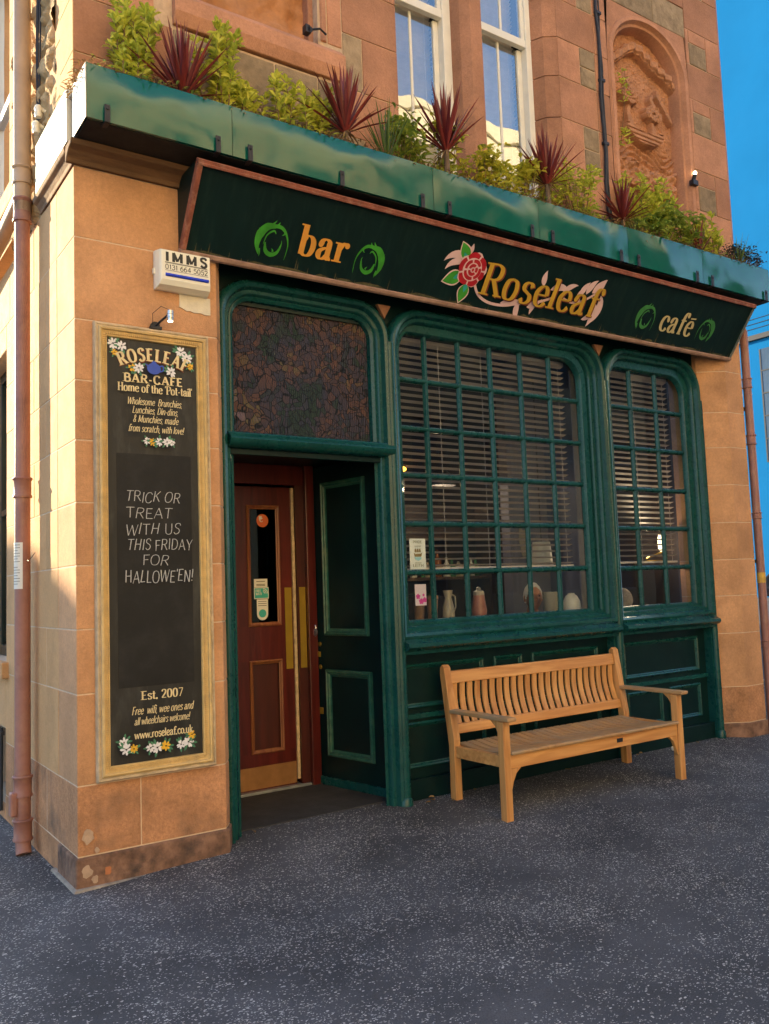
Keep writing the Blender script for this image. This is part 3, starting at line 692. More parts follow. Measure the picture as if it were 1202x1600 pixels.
# sash windows
def sash(x0, x1, rail):
    zb, zt = 4.78, 7.45
    mb = MB(); mb.box(x0, x0+.10, .17, .27, zb, zt); mb.box(x1-.10, x1, .17, .27, zb, zt); mb.box(x0+.1, x1-.1, .17, .27, zt-.1, zt); mb.box(x0+.1, x1-.1, .17, .27, zb, zb+.06)
    o = build('sash_window', mb, WHITE, pub, bevel=.006)
    a, b = x0+.10, x1-.10
    mb = MB(); mb.box(a, b, .175, .225, rail, rail+.07); mb.box(a, a+.04, .185, .22, rail+.07, zt-.1); mb.box(b-.04, b, .185, .22, rail+.07, zt-.1)
    mb.box((a+b)/2-.012, (a+b)/2+.012, .19, .215, rail+.07, zt-.1); build('upper_sash', mb, WHITE, o, bevel=.004)
    mb = MB(); mb.box(a, a+.05, .235, .265, zb+.06, rail); mb.box(b-.05, b, .235, .265, zb+.06, rail); mb.box(a+.05, b-.05, .235, .265, zb+.06, zb+.16)
    mb.box((a+b)/2-.012, (a+b)/2+.012, .24, .262, zb+.16, rail); build('lower_sash', mb, WHITE, o, bevel=.004)
    mb = MB(); mb.box(a, b, .198, .203, rail+.07, zt-.1); mb.box(a, b, .247, .252, zb+.1, rail); build('pane', mb, GLASS_UP, o)
sash(2.33, 3.09, 6.22); sash(3.29, 4.03, 6.28)
mb = MB(); mb.box(2.3, 4.2, .05, .30, 4.70, 4.775); build('upper_window_sill', mb, STONE_DK, pub, bevel=.008)
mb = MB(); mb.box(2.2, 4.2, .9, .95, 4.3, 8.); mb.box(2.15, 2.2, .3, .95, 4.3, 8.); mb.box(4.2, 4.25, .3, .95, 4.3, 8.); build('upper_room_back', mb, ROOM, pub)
# left carved panel in its moulded recess, with the ledge below
mb = MB(); mb.xprism([(.0, 5.22), (-.02, 5.22), (-.035, 5.26), (-.05, 5.30), (-.05, 5.40), (.0, 5.455), (.10, 5.49), (.28, 5.49), (.28, 5.22)], .62, 1.895)
build('panel_ledge', mb, STONE_DK, pub, bevel=.006)
mb = MB()
for a, b, y0 in ((1.66, 1.72, .07), (1.72, 1.78, .02), (1.78, 1.895, .0), (.70, .76, .02), (.76, .82, .07)): mb.box(a, b, y0, .28, 5.49, 8.6)
mb.tube([(1.745, .012, 5.49), (1.745, .012, 7.2)], .026, 10); build('panel_mouldings', mb, STONE_DK, pub, bevel=.006)
mb = MB()
def carve(u, v):
    x = .82+u*.84; zz = 5.49+v*1.72
    h = .05*noise.fractal(Vector((x*4.5, zz*4.5, 9.)), 1., 2., 4) + .035*math.sin(7*x+3*noise.noise(Vector((x*2, zz*2, 2)))*4)*noise.noise(Vector((x*3, zz*3, 7)))
    return (x, .13-h, zz)
mb.grid(60, 90, carve); build('carved_panel', mb, M('carved_red_sandstone', (.44, .20, .085), .9, .2, 8., bump=.6, bs=60, stain=(.25, .11, .05), stain_amt=.5, stain_s=5.), pub, smooth=True, fixn=False)
# right arched niche with a carved sailing ship
def arch(x0, x1, zb, zs, rise, n=14):
    c = (x0+x1)/2; r = (x1-x0)/2
    return [(x0, zb)] + [(c-r*math.cos(math.pi*k/n), zs+rise*math.sin(math.pi*k/n)) for k in range(n+1)] + [(x1, zb)]
prof = [(.0, .0), (.012, -.012), (.05, -.012), (.06, .01), (.075, .03), (.10, .035), (.11, .06), (.125, .16)]
A0 = (4.80, 6.0, 5.05, 6.50, .46)
lps = []
for ins, y in prof:
    lps.append([(x, y, z) for x, z in arch(A0[0]+ins+.02, A0[1]-ins-.02, A0[2]+(0 if True else ins), A0[3], A0[4]-ins*.8)])
mb = MB(); mb.loops(lps, closed=False)
build('arched_niche', mb, STONE_DK, pub, smooth=True)
mb = MB()   # spandrel stones round the arch
pts = arch(4.82, 5.98, 5.05, 6.50, .46)
n = len(pts); outer = []
for i, (x, z) in enumerate(pts):
    t = i/(n-1)
    outer.append((4.80, z) if x < 4.9 and z <= 6.5 else (6.0, z) if x > 5.9 and z <= 6.5 else (x, 6.98))
mb.loops([[(x, .001, z) for x, z in outer], [(x, .001, z) for x, z in pts]], closed=False)
build('niche_spandrel', mb, STONE_DK, pub)
mb = MB()
def ship(u, v):
    x = 4.94+u*.92; zz = 5.05+v*1.9
    def st(d, w=.010): return max(0., min(1., -d/w+.5))                 # crisp step across an outline (d < 0 inside)
    def ell(cx, cz, rx_, rz_): return (math.hypot((x-cx)/rx_, (zz-cz)/rz_)-1)*min(rx_, rz_)
    h = .010*noise.fractal(Vector((x*16, zz*16, 3)), 1, 2, 3)
    arcz = 6.66-.95*(x-5.36)**2+.035*math.sin(11*x)
    h += .07*st(abs(zz-arcz)-.06)+.025*st(abs(zz-arcz)-.035)+.012*math.sin(60*x)*st(abs(zz-arcz)-.05)
    h += .06*st(abs(zz-(6.30-1.1*(x-5.62)))-.035 if 5.60 < x < 5.82 else 1)
    for cx, cz in ((5.18, 6.17), (5.52, 6.08)):
        for k in range(7):
            a = k*.9+cx*7; h = max(h, .085*st(ell(cx+.075*math.cos(a), cz+.045*math.sin(a), .055, .042))+.02*noise.noise(Vector((x*40, zz*40, cx))))
        for k in range(4): h = max(h, .07*st(ell(cx+.02*math.cos(k*1.6), cz+.09+.05*k*.6, .03-.004*k, .035)))
        h = max(h, .06*st(abs(x-cx-.012*math.sin(zz*30))-.016-(cz-zz)*.10 if cz-.28 < zz < cz else 1))
    hull = max(abs(x-5.38)-.27, zz-(5.86+.8*(x-5.38)**2), (5.72+1.6*(x-5.38)**2)-zz); h = max(h, .085*st(hull)-.018*st(abs(((zz-5.7)*24) % 1-.5)-.12, .1)*st(hull))
    if zz < 5.74: h += .016*math.sin(95*zz+7*math.sin(8*x)+2*math.sin(19*x))*(1. if zz > 5.52 else .3)
    bank = max(abs(x-5.40)-.43, zz-(5.54+.04*math.sin(9*x)), 5.30-zz); h += st(bank)*(.05+.035*noise.noise(Vector((x*22, zz*17, 0))))
    if zz < 5.30: h -= .06
    return (x, .15-h, zz)
mb.grid(170, 330, ship); build('niche_carving', mb, M('carved_niche_sandstone', (.42, .20, .105), .9, .2, 8., bump=.4, bs=70, grain=.2), pub, fixn=False)

# ================================================================ SHOPFRONT (parts of the pub)
def rrect(x0, x1, z0, z1, r, ins, n=8):
    a, b, c, d = x0+ins, x1-ins, z0+ins, z1-ins; r = max(r-ins*.75, .03); out = [(a, c), (b, c)]
    for k in range(n+1):
        t = math.pi/2*k/n; out.append((b-r+r*math.cos(t), d-r+r*math.sin(t)))
    for k in range(n+1):
        t = math.pi/2+math.pi/2*k/n; out.append((a+r+r*math.cos(t), d-r+r*math.sin(t)))
    return out
def nested(mb, x0, x1, z0, z1, r, prof, openb=False):
    lps = [[(x, y, z) for x, z in rrect(x0, x1, z0, z1, r, ins)] for ins, y in prof]
    if openb:                                      # legs run to z0, nothing along the bottom
        lps = [[(p[0], p[1], z0) if i < 2 else p for i, p in enumerate(l)] for l in lps]
        lps = [l[1:]+l[:1] for l in lps]; mb.loops(lps, closed=False)
    else: mb.loops(lps)
ROLL = [(0, .205), (.0, .14), (.012, .115), (.032, .105), (.052, .115), (.062, .14), (.066, .15), (.088, .152), (.10, .165), (.104, .19), (.128, .192), (.14, .205), (.146, .235)]
# door bay: outer frame right round the transom and down to the ground
mb = MB(); nested(mb, .935, 2.305, .03, 3.69, .26, ROLL[:11], openb=True)
build('entrance_frame', mb, GREEN, pub, smooth=True)
mb = MB(); nested(mb, 1.03, 2.21, 2.60, 3.60, .17, [(0, .19), (.0, .175), (.02, .17), (.04, .185), (.045, .225)])
tw = build('transom_window', mb, GREEN, pub, smooth=True)
def stained_mat():
    m = bpy.data.materials.new('leaded_floral_glass'); m.use_nodes = True; nt = m.node_tree; N = nt.nodes; L = nt.links; b = N['Principled BSDF']
    tc = N.new('ShaderNodeTexCoord'); n0 = N.new('ShaderNodeTexNoise'); n0.inputs['Scale'].default_value = 5.; L.new(tc.outputs['Object'], n0.inputs['Vector'])
    mx = N.new('ShaderNodeMix'); mx.data_type = 'RGBA'; mx.blend_type = 'LINEAR_LIGHT'; mx.inputs['Factor'].default_value = .09; L.new(tc.outputs['Object'], mx.inputs['A']); L.new(n0.outputs['Color'], mx.inputs['B'])
    v = N.new('ShaderNodeTexVoronoi'); v.inputs['Scale'].default_value = 22; L.new(mx.outputs['Result'], v.inputs['Vector'])
    ve = N.new('ShaderNodeTexVoronoi'); ve.feature = 'DISTANCE_TO_EDGE'; ve.inputs['Scale'].default_value = 22; L.new(mx.outputs['Result'], ve.inputs['Vector'])
    sp = N.new('ShaderNodeSeparateColor'); L.new(v.outputs['Color'], sp.inputs[0])
    nn = N.new('ShaderNodeTexNoise'); nn.inputs['Scale'].default_value = 3.4; nn.inputs['Detail'].default_value = 2; L.new(tc.outputs['Object'], nn.inputs['Vector'])
    ad = N.new('ShaderNodeMath'); ad.operation = 'MULTIPLY_ADD'; ad.inputs[1].default_value = .42; L.new(sp.outputs[0], ad.inputs[0]); 
    mm = N.new('ShaderNodeMapRange'); mm.inputs[1].default_value = .3; mm.inputs[2].default_value = .7; mm.inputs[4].default_value = .6; L.new(nn.outputs['Fac'], mm.inputs[0]); L.new(mm.outputs[0], ad.inputs[2])
    cr = N.new('ShaderNodeValToRGB'); e = cr.color_ramp.elements; e[0].color = (.025, .035, .03, 1); e[1].color = (.16, .11, .13, 1); e[1].position = 1.
    for p, c in ((.22, (.024, .040, .027)), (.40, (.045, .040, .058)), (.56, (.072, .046, .048)), (.72, (.115, .056, .042)), (.86, (.12, .095, .045))):
        q = e.new(p); q.color = (*c, 1)
    L.new(ad.outputs[0], cr.inputs[0])
    ed = N.new('ShaderNodeMapRange'); ed.inputs[1].default_value = .03; ed.inputs[2].default_value = .07; L.new(ve.outputs['Distance'], ed.inputs[0])
    m2 = N.new('ShaderNodeMix'); m2.data_type = 'RGBA'; L.new(ed.outputs[0], m2.inputs['Factor']); m2.inputs['A'].default_value = (.008, .008, .008, 1); L.new(cr.outputs[0], m2.inputs['B'])
    L.new(m2.outputs['Result'], b.inputs['Base Color']); b.inputs['Roughness'].default_value = .35; b.inputs['Specular IOR Level'].default_value = .15
    w = N.new('ShaderNodeTexWave'); w.inputs['Scale'].default_value = 20; w.bands_direction = 'X'; L.new(tc.outputs['Object'], w.inputs['Vector'])
    bn = N.new('ShaderNodeBump'); bn.inputs['Strength'].default_value = .9; bn.inputs['Distance'].default_value = .008; L.new(w.outputs['Fac'], bn.inputs['Height']); L.new(bn.outputs[0], b.inputs['Normal'])
    return m
mb = MB(); l = rrect(1.07, 2.17, 2.64, 3.56, .15, 0); mb.add([(x, .222, z) for x, z in l], [tuple(range(len(l)))]); build('stained_pane', mb, stained_mat(), tw)
mb = MB(); mb.xprism([(.20, 2.54), (.13, 2.54), (.105, 2.555), (.085, 2.575), (.08, 2.595), (.09, 2.615), (.115, 2.628), (.12, 2.64), (.17, 2.655), (.20, 2.655)], 1.0, 2.30)
build('transom_bar', mb, GREEN, pub, smooth=True)
mb = MB(); mb.box(1.0, 2.25, .16, .20, 2.50, 2.54); build('door_head', mb, GREEN_DK, pub, bevel=.004)
# slender left jamb and the posts between the bays
def post(x, z0, z1, r, name):
    mb = MB(); mb.tube([(x, .14, z0), (x, .14, z1)], r, 14); mb.box(x-r*1.35, x+r*1.35, .145, .26, z0, z1)
    mb.lathe((x, .14, z0), [(r*1.35, -.005), (r*1.35, .05), (r*1.1, .07), (r, .075)], 14); return build(name, mb, GREEN, pub, smooth=True)
post(2.305, .03, 3.40, .042, 'bay_post'); post(4.645, .05, 3.36, .040, 'bay_post'); post(6.005, .05, 3.3, .034, 'bay_post')
# header board and spandrel pieces above the arches
mb = MB(); mb.box(.945, 6.03, .206, .30, 3.53, 4.228); build('header_board', mb, GREEN_DK, pub)
for x in (2.305, 4.645): mb = MB(); mb.yprism([(x-.06, 3.70), (x, 3.60), (x+.06, 3.70)], .175, .204); build('spandrel_chip', mb, STONE_DK, pub)

def bars(mb, xs, zs, x0, x1, z0, z1, y=.235):
    pr = lambda c: [(c-.022, y+.012), (c-.022, y), (c-.010, y-.020), (c+.010, y-.020), (c+.022, y), (c+.022, y+.012)]
    for x in xs: mb.prism([(a, b) for a, b in pr(x)], z0, z1)
    for z in zs: mb.xprism([(b-.0015, a) for a, b in pr(z)], x0, x1)
def shop_window(x0, x1, cols, zs, gx0, gx1):
    mb = MB(); nested(mb, x0, x1, 1.20, 3.70, .30, ROLL)
    mb2 = MB(); nested(mb2, gx0-.07, gx1+.07, 1.27, 3.59, .24, [(0, .206), (.0, .19), (.055, .19), (.065, .2), (.072, .24)])
    o = build('shop_window', mb, GREEN, pub, smooth=True); build('inner_frame', mb2, GREEN, o, smooth=True)
    mb = MB(); xs = [gx0+(gx1-gx0)*k/cols for k in range(1, cols)]; bars(mb, xs, zs, gx0, gx1, 1.33, 3.53); build('glazing_bars', mb, GREEN, o, bevel=.003)
    mb = MB(); mb.box(gx0-.01, gx1+.01, .246, .251, 1.32, 3.54); build('pane', mb, GLASS, o)
ZR = [3.167, 2.792, 2.43, 2.061, 1.695]
shop_window(2.305, 4.645, 6, ZR, 2.37, 4.39); shop_window(4.645, 6.02, 3, [3.168, 2.79, 2.41, 2.047, 1.683], 4.73, 5.83)
# sill and panelled stall riser
for a, b, nm in ((2.33, 4.61, 'window_sill'), (4.675, 6.0, 'window_sill')):
    mb = MB(); mb.xprism([(.26, 1.10), (.11, 1.10), (.105, 1.125), (.07, 1.135), (.05, 1.155), (.055, 1.18), (.10, 1.20), (.14, 1.225), (.26, 1.235)], a, b)
    build(nm, mb, GREEN, pub, smooth=True)
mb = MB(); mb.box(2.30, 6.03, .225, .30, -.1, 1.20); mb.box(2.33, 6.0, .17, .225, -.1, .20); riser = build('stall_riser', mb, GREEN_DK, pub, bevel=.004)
def mould(mb, x0, x1, z0, z1, y, w=.035, d=.022):
    lps = [[(x0+i, yy, z0+i), (x1-i, yy, z0+i), (x1-i, yy, z1-i), (x0+i, yy, z1-i)] for i, yy in ((0, y), (0, y-d*.6), (w*.3, y-d), (w*.6, y-d*.7), (w*.75, y-d*.2), (w, y))]
    mb.loops(lps)
mb = MB()
for x0, x1 in ((2.38, 3.15), (3.26, 3.56), (3.67, 4.45)): mould(mb, x0, x1, .70, 1.02, .225); mould(mb, x0, x1, .27, .60, .225)
mould(mb, 4.78, 5.84, .70, 1.02, .225); mould(mb, 4.80, 5.28, .27, .58, .225); mould(mb, 5.38, 5.84, .27, .58, .225)
mb.box(2.36, 6.0, .205, .225, .625, .66); build('riser_mouldings', mb, GREEN, riser)
# vestibule
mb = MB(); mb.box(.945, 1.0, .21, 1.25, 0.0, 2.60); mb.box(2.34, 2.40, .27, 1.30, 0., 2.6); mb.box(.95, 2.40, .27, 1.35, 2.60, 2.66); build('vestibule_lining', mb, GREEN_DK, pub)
mb = MB(); mb.lathe((1.50, .62, 2.597), [(.045, 0), (.045, -.006), (.03, -.012), (.028, -.004)], 16); dl = build('downlight', mb, STEEL, pub, smooth=True)
mb = MB(); mb.lathe((1.50, .62, 2.586), [(.026, 0), (.026, -.003)], 16); build('bulb', mb, emit_mat('warm_bulb', (1., .8, .5), 9.), dl)
# green storm door folded open against the vestibule wall
P0 = Vector((2.31, .34, 0)); P1 = Vector((2.17, 1.12, 0)); U = (P1-P0).normalized(); Nn = Vector((-U.y, U.x, 0))   # Nn faces the opening
if Nn.x > 0: Nn = -Nn
def dmap(s, z, l): return tuple(P0 + U*s + Vector((0, 0, z)) + Nn*l)
def dbox(mb, s0, s1, z0, z1, l0, l1): mb.obox(Vector(dmap((s0+s1)/2, (z0+z1)/2, (l0+l1)/2)), U, Nn, Vector((0, 0, 1)), (s1-s0)/2, (l1-l0)/2, (z1-z0)/2)
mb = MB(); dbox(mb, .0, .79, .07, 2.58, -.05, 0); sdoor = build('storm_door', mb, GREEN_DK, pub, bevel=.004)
mb = MB()
for s0, s1, z0, z1 in ((.155, .665, 1.23, 2.45), (.14, .665, .29, .965)):
    mb.loops([[dmap(s0+i, z0+i, l), dmap(s1-i, z0+i, l), dmap(s1-i, z1-i, l), dmap(s0+i, z1-i, l)] for i, l in ((0, .0005), (.004, .022), (.016, .026), (.022, .018), (.034, .018), (.04, .006), (.055, .0005))])
build('door_moulding', mb, GREEN_TRIM, sdoor)
mb = MB(); dbox(mb, .02, .79, .065, .13, 0, .02); build('weather_bar', mb, GREEN, sdoor, bevel=.006)
mb = MB()
for z in (1.16, .98): mb.lathe(dmap(.735, z, .001), [(.018, -.008), (.018, 0)], 12, 'x')
dbox(mb, .72, .78, .61, .66, 0, .008); dbox(mb, .735, .765, 1.06, 1.10, 0, .014); build('door_fittings', mb, BRASS, sdoor)
pl = thing('padlock', dmap(.765, 1.27, .03), 'small round steel padlock hanging on the open green storm door', 'padlock')
mb = MB(); mb.lathe(dmap(.765, 1.255, .03), [(.0, -.012), (.024, -.012), (.033, -.006), (.033, .006), (.024, .012), (0, .012)], 20, 'x'); build('body', mb, STEEL, pl, smooth=True)
c = Vector(dmap(.765, 1.285, .03)); mb = MB(); mb.tube([c+Vector((0, -.016, -.01)), c+Vector((0, -.016, .012)), c+Vector((0, -.008, .026)), c+Vector((0, .008, .026)), c+Vector((0, .016, .012)), c+Vector((0, .016, -.01))], .0045, 8); build('shackle', mb, STEEL, pl, smooth=True)
# maroon inner door in its frame
YD = 1.15
mb = MB(); mb.box(2.09, 2.17, YD-.07, YD+.06, .06, 2.6); mb.box(1.0, 2.09, YD-.03, YD+.06, 2.44, 2.6); mb.box(1.0, 1.04, YD-.03, YD+.06, .06, 2.44); build('inner_door_frame', mb, MAROON, pub, bevel=.006)
idoor_o = MB()
def holes(mb, x0, x1, z0, z1, ops, y0, y1):       # frame of stiles and rails round the openings, cell by cell
    xs = sorted({x0, x1} | {v for o in ops for v in o[:2]}); zs = sorted({z0, z1} | {v for o in ops for v in o[2:]})
    for a, b in zip(xs[:-1], xs[1:]):
        for c, d in zip(zs[:-1], zs[1:]):
            if not any(o[0] <= a and b <= o[1] and o[2] <= c and d <= o[3] for o in ops): mb.box(a, b, y0, y1, c, d)
LX = ((1.13, 1.47), (1.60, 1.875))
ops = [(a, b, c, d) for a, b in LX for c, d in ((1.33, 2.27), (.36, 1.06))]
holes(idoor_o, 1.04, 1.985, .085, 2.42, ops, YD, YD+.045); idoor = build('inner_door', idoor_o, MAROON, pub)
mb = MB()
for a, b, c, d in ops: mould(mb, a-.004, b+.004, c-.004, d+.004, YD-.0005, .03, .016)
build('door_moulding', mb, MAROON_TRIM, idoor)
mb = MB()
for a, b in LX: mb.box(a, b, YD+.02, YD+.03, .36, 1.06)
build('door_panel', mb, MAROON_DK, idoor)
mb = MB()
for a, b in LX: mb.box(a, b, YD+.02, YD+.025, 1.33, 2.27)
build('door_glass', mb, GLASS_DK, idoor)
mb = MB(); mb.box(1.045, 1.98, YD-.004, YD-.001, .095, .26); build('kick_plate', mb, BRONZE, idoor)
mb = MB(); mb.box(1.915, 1.975, YD-.004, YD-.001, .98, 1.62); mb.box(2.03, 2.085, YD-.034, YD-.031, .98, 1.62); build('push_plate', mb, BRASS, idoor)
mb = MB(); mb.box(1.988, 2.014, YD-.012, YD+.05, .12, 2.42); build('door_edge', mb, M('edge_reflection_tone', (.55, .40, .22), .4, .3, 20., bump=.2), idoor, bevel=.006)  # pale colour stands in for light reflected along the door edge
mb = MB(); mb.box(2.016, 2.089, YD-.03, YD+.03, .085, 2.44); build('door_stop', mb, MAROON_DK, idoor)
mb = MB(); mb.box(1.04, 2.09, YD-.05, YD+.06, .06, .085); build('door_sill', mb, M('aluminium_sill', (.3, .32, .34), .4, .2, 10., metal=.6), pub, bevel=.004)
TEALST = M('teal_sticker', (.05, .42, .38), .4, .08, 8., bump=0); ORST = M('orange_sticker', (.75, .16, .04), .4, .1, 8., bump=0)
fy = front(YD+.019)
mb = MB(); poly(mb, [(1.745+.052*math.cos(a*.3), 2.155+.052*math.sin(a*.3)) for a in range(21)], fy, .0); st = build('round_sticker', mb, ORST, idoor, fixn=False)
mb = MB(); text(mb, 'c', fy, 1.72, 2.145, .05, None, .2, .1, align='l', lift=Lift()); mb.add([fy(1.715, 2.165, .001), fy(1.74, 2.165, .001), fy(1.74, 2.19, .001), fy(1.715, 2.19, .001)], [(0, 1, 2, 3)]); build('sticker_print', mb, PAPER, st)
mb = MB(); mb.add([fy(1.66, 1.63, 0), fy(1.775, 1.63, 0), fy(1.775, 1.695, 0), fy(1.66, 1.695, 0)], [(0, 1, 2, 3)]); st = build('paper_sticker', mb, PAPER, idoor, fixn=False)
mb = MB(); lf = Lift()
for k, zz in enumerate((1.675, 1.652, 1.642)): ribbon(mb, [(1.68, zz), (1.755, zz)], .006, fy, lf())
build('sticker_print', mb, GREYINK, st)
mb = MB(); mb.add([fy(1.665, 1.545, 0), fy(1.78, 1.545, 0), fy(1.78, 1.622, 0), fy(1.665, 1.622, 0)], [(0, 1, 2, 3)]); st = build('wifi_sticker', mb, TEALST, idoor, fixn=False); mb = MB(); mb.add([fy(1.659, 1.539, -.0006), fy(1.786, 1.539, -.0006), fy(1.786, 1.628, -.0006), fy(1.659, 1.628, -.0006)], [(0, 1, 2, 3)]); build('sticker_border', mb, PAPER, st, fixn=False)
mb = MB(); lf = text(mb, "FREE", fy, 1.672, 1.592, .02, .045, .2, .12); text(mb, 'WI-FI', fy, 1.672, 1.568, .02, .05, .2, .12, lift=lf)
for r in (.014, .026, .038): ribbon(mb, [(1.735+r*math.cos(a*.26), 1.58+r*math.sin(a*.26)) for a in range(0, 7)], .006, fy, lf())
build('sticker_print', mb, PAPER, st)
mb = MB(); poly(mb, [(1.68, 1.535), (1.68, 1.42)] + [(1.728-.048*math.cos(a*math.pi/12), 1.42-.048*math.sin(a*math.pi/12)) for a in range(1, 12)] + [(1.776, 1.42), (1.776, 1.535)], fy, 0); st = build('tall_sticker', mb, PAPER, idoor, fixn=False)
mb = MB(); poly(mb, [(1.728+.032*math.cos(a*.3), 1.425+.032*math.sin(a*.3)) for a in range(21)], fy, .001); build('sticker_seal', mb, TEALST, st)
mb = MB(); lf = Lift()
for zz in (1.518, 1.502, 1.486): ribbon(mb, [(1.692, zz), (1.764, zz)], .005, fy, lf())
build('sticker_print', mb, GREYINK, st)

# ---- the room behind the windows
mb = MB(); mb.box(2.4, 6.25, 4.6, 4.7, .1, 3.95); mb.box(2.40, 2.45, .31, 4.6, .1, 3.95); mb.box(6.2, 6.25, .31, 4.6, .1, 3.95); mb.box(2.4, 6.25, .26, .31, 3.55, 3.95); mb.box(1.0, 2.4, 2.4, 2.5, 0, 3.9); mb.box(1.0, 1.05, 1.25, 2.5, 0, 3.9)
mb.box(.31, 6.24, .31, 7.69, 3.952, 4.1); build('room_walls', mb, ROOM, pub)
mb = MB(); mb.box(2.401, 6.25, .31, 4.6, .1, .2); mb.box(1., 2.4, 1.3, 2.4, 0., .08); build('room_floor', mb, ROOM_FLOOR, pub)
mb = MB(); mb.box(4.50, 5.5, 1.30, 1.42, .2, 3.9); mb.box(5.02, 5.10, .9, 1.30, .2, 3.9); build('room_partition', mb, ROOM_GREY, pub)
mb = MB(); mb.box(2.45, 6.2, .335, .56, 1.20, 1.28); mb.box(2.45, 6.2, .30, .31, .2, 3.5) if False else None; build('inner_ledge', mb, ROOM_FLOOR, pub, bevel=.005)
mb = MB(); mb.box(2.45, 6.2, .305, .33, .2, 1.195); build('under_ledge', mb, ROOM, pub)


# ================================================================ PLANTER ALONG THE FRONT
pt = thing('planter_trough', (0, 0, 4.23), 'long green enamelled trough of plants above the pub sign, white flashing on its lane end', 'planter')
SEAMS = [-.03, .84, 2.38, 3.41, 4.45, 5.47, 6.53]
for a, b in zip(SEAMS[:-1], SEAMS[1:]):
    mb = MB()
    def pan(u, v, a=a, b=b):
        x = a+.002+(b-a-.004)*u
        return (x, -.38 - .010*math.sin(math.pi*v)*math.sin(math.pi*u) + .004*noise.noise(Vector((x*2.1, v*2, 3))), 4.235+.315*v)
    mb.grid(24, 8, pan)
    lo = [(a+.002, -.38, 4.235), (b-.002, -.38, 4.235), (b-.002, -.36, 4.235), (a+.002, -.36, 4.235)]
    mb.add(lo, [(0, 1, 2, 3)]); hi = [(x, y, 4.55) for x, y, z in lo]; mb.add(hi, [(0, 1, 2, 3)])
    build('front_panel', mb, PLANTER, pt, smooth=True)
mb = MB(); mb.box(-.025, 6.525, -.357, -.352, 4.24, 4.54); mb.box(6.526, 6.532, -.355, .28, 4.235, 4.55); build('trough_body', mb, PLANTER, pt)
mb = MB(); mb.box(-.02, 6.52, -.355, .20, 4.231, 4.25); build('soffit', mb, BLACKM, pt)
mb = MB(); mb.box(-.034, -.028, -.378, -.10, 4.235, 4.552); mb.box(-.055, -.003, -.06, .72, 4.235, 4.56); build('white_flashing', mb, PLANTER_W, pt, bevel=.003)
mb = MB(); mb.box(-.0255, 6.52, -.35, -.012, 4.44, 4.525); build('soil', mb, SOIL, pt)
for x in (.08, .74, .95, 1.61, 2.27, 2.51, 3.32, 3.54, 4.34, 4.56, 5.36, 5.58, 6.43):
    mb = MB(); mb.box(x-.016, x+.016, -.402, -.393, 4.222, 4.325); mb.box(x-.016, x+.016, -.393, -.33, 4.222, 4.23); mb.lathe((x, -.404, 4.30), [(.008, -.004), (.008, .004)], 8, 'y')
    build('bracket', mb, IRON, pt, bevel=.003)

# ---- plants
LV_LIME = leaf_mat('lime_leaves', (.40, .46, .04), (.80, .78, .13)); LV_GREEN = leaf_mat('mid_green_leaves', (.15, .26, .035), (.46, .50, .08)); LV_YEL = leaf_mat('yellow_green_leaves', (.42, .44, .04), (.80, .72, .10))
LV_DARK = leaf_mat('dark_leaves', (.02, .05, .02), (.07, .12, .03)); LV_RED = leaf_mat('wine_red_blades', (.10, .010, .014), (.26, .04, .03), .4, .15); LV_BLADE = leaf_mat('green_blades', (.05, .11, .025), (.14, .21, .045), .4)
LV_PURP = leaf_mat('purple_grey_leaves', (.05, .05, .035), (.11, .075, .075)); LV_DRY = leaf_mat('dry_leaves', (.14, .07, .025), (.33, .20, .07), .8)
STEMM = M('woody_stem', (.16, .10, .045), .8, .3, 30., bump=.4); TRUNKM = M('cordyline_trunk', (.15, .10, .065), .9, .3, 30., bump=.7, bs=40)

def leaf(mb, p, d, L, w, droop=.0, fold=.25):
    d = d.normalized(); side = d.cross(Vector((0, 0, 1)))
    if side.length < .05: side = Vector((1, 0, 0))
    side = side.normalized(); side = (side + R_.uniform(-.5, .5)*d.cross(side)).normalized(); nn = side.cross(d)
    a = p; b = p + d*L*.5 + nn*0 ; c = p + d*L - Vector((0, 0, droop*L))
    m1 = p + d*L*.28; m2 = p + d*L*.68 - Vector((0, 0, droop*L*.4))
    mb.add([a, m1+side*w*.38+nn*w*fold, m2+side*w*.42+nn*w*fold, c, m2-side*w*.42+nn*w*fold, m1-side*w*.38+nn*w*fold, m1, m2],
           [(0, 1, 6), (6, 1, 2, 7), (7, 2, 3), (0, 6, 5), (5, 6, 7, 4), (4, 7, 3)])
def rdir(up=.5):
    v = Vector((R_.gauss(0, 1), R_.gauss(0, 1), R_.gauss(0, 1))).normalized(); v.z = abs(v.z)*.6+up if up > 0 else v.z; return v.normalized()

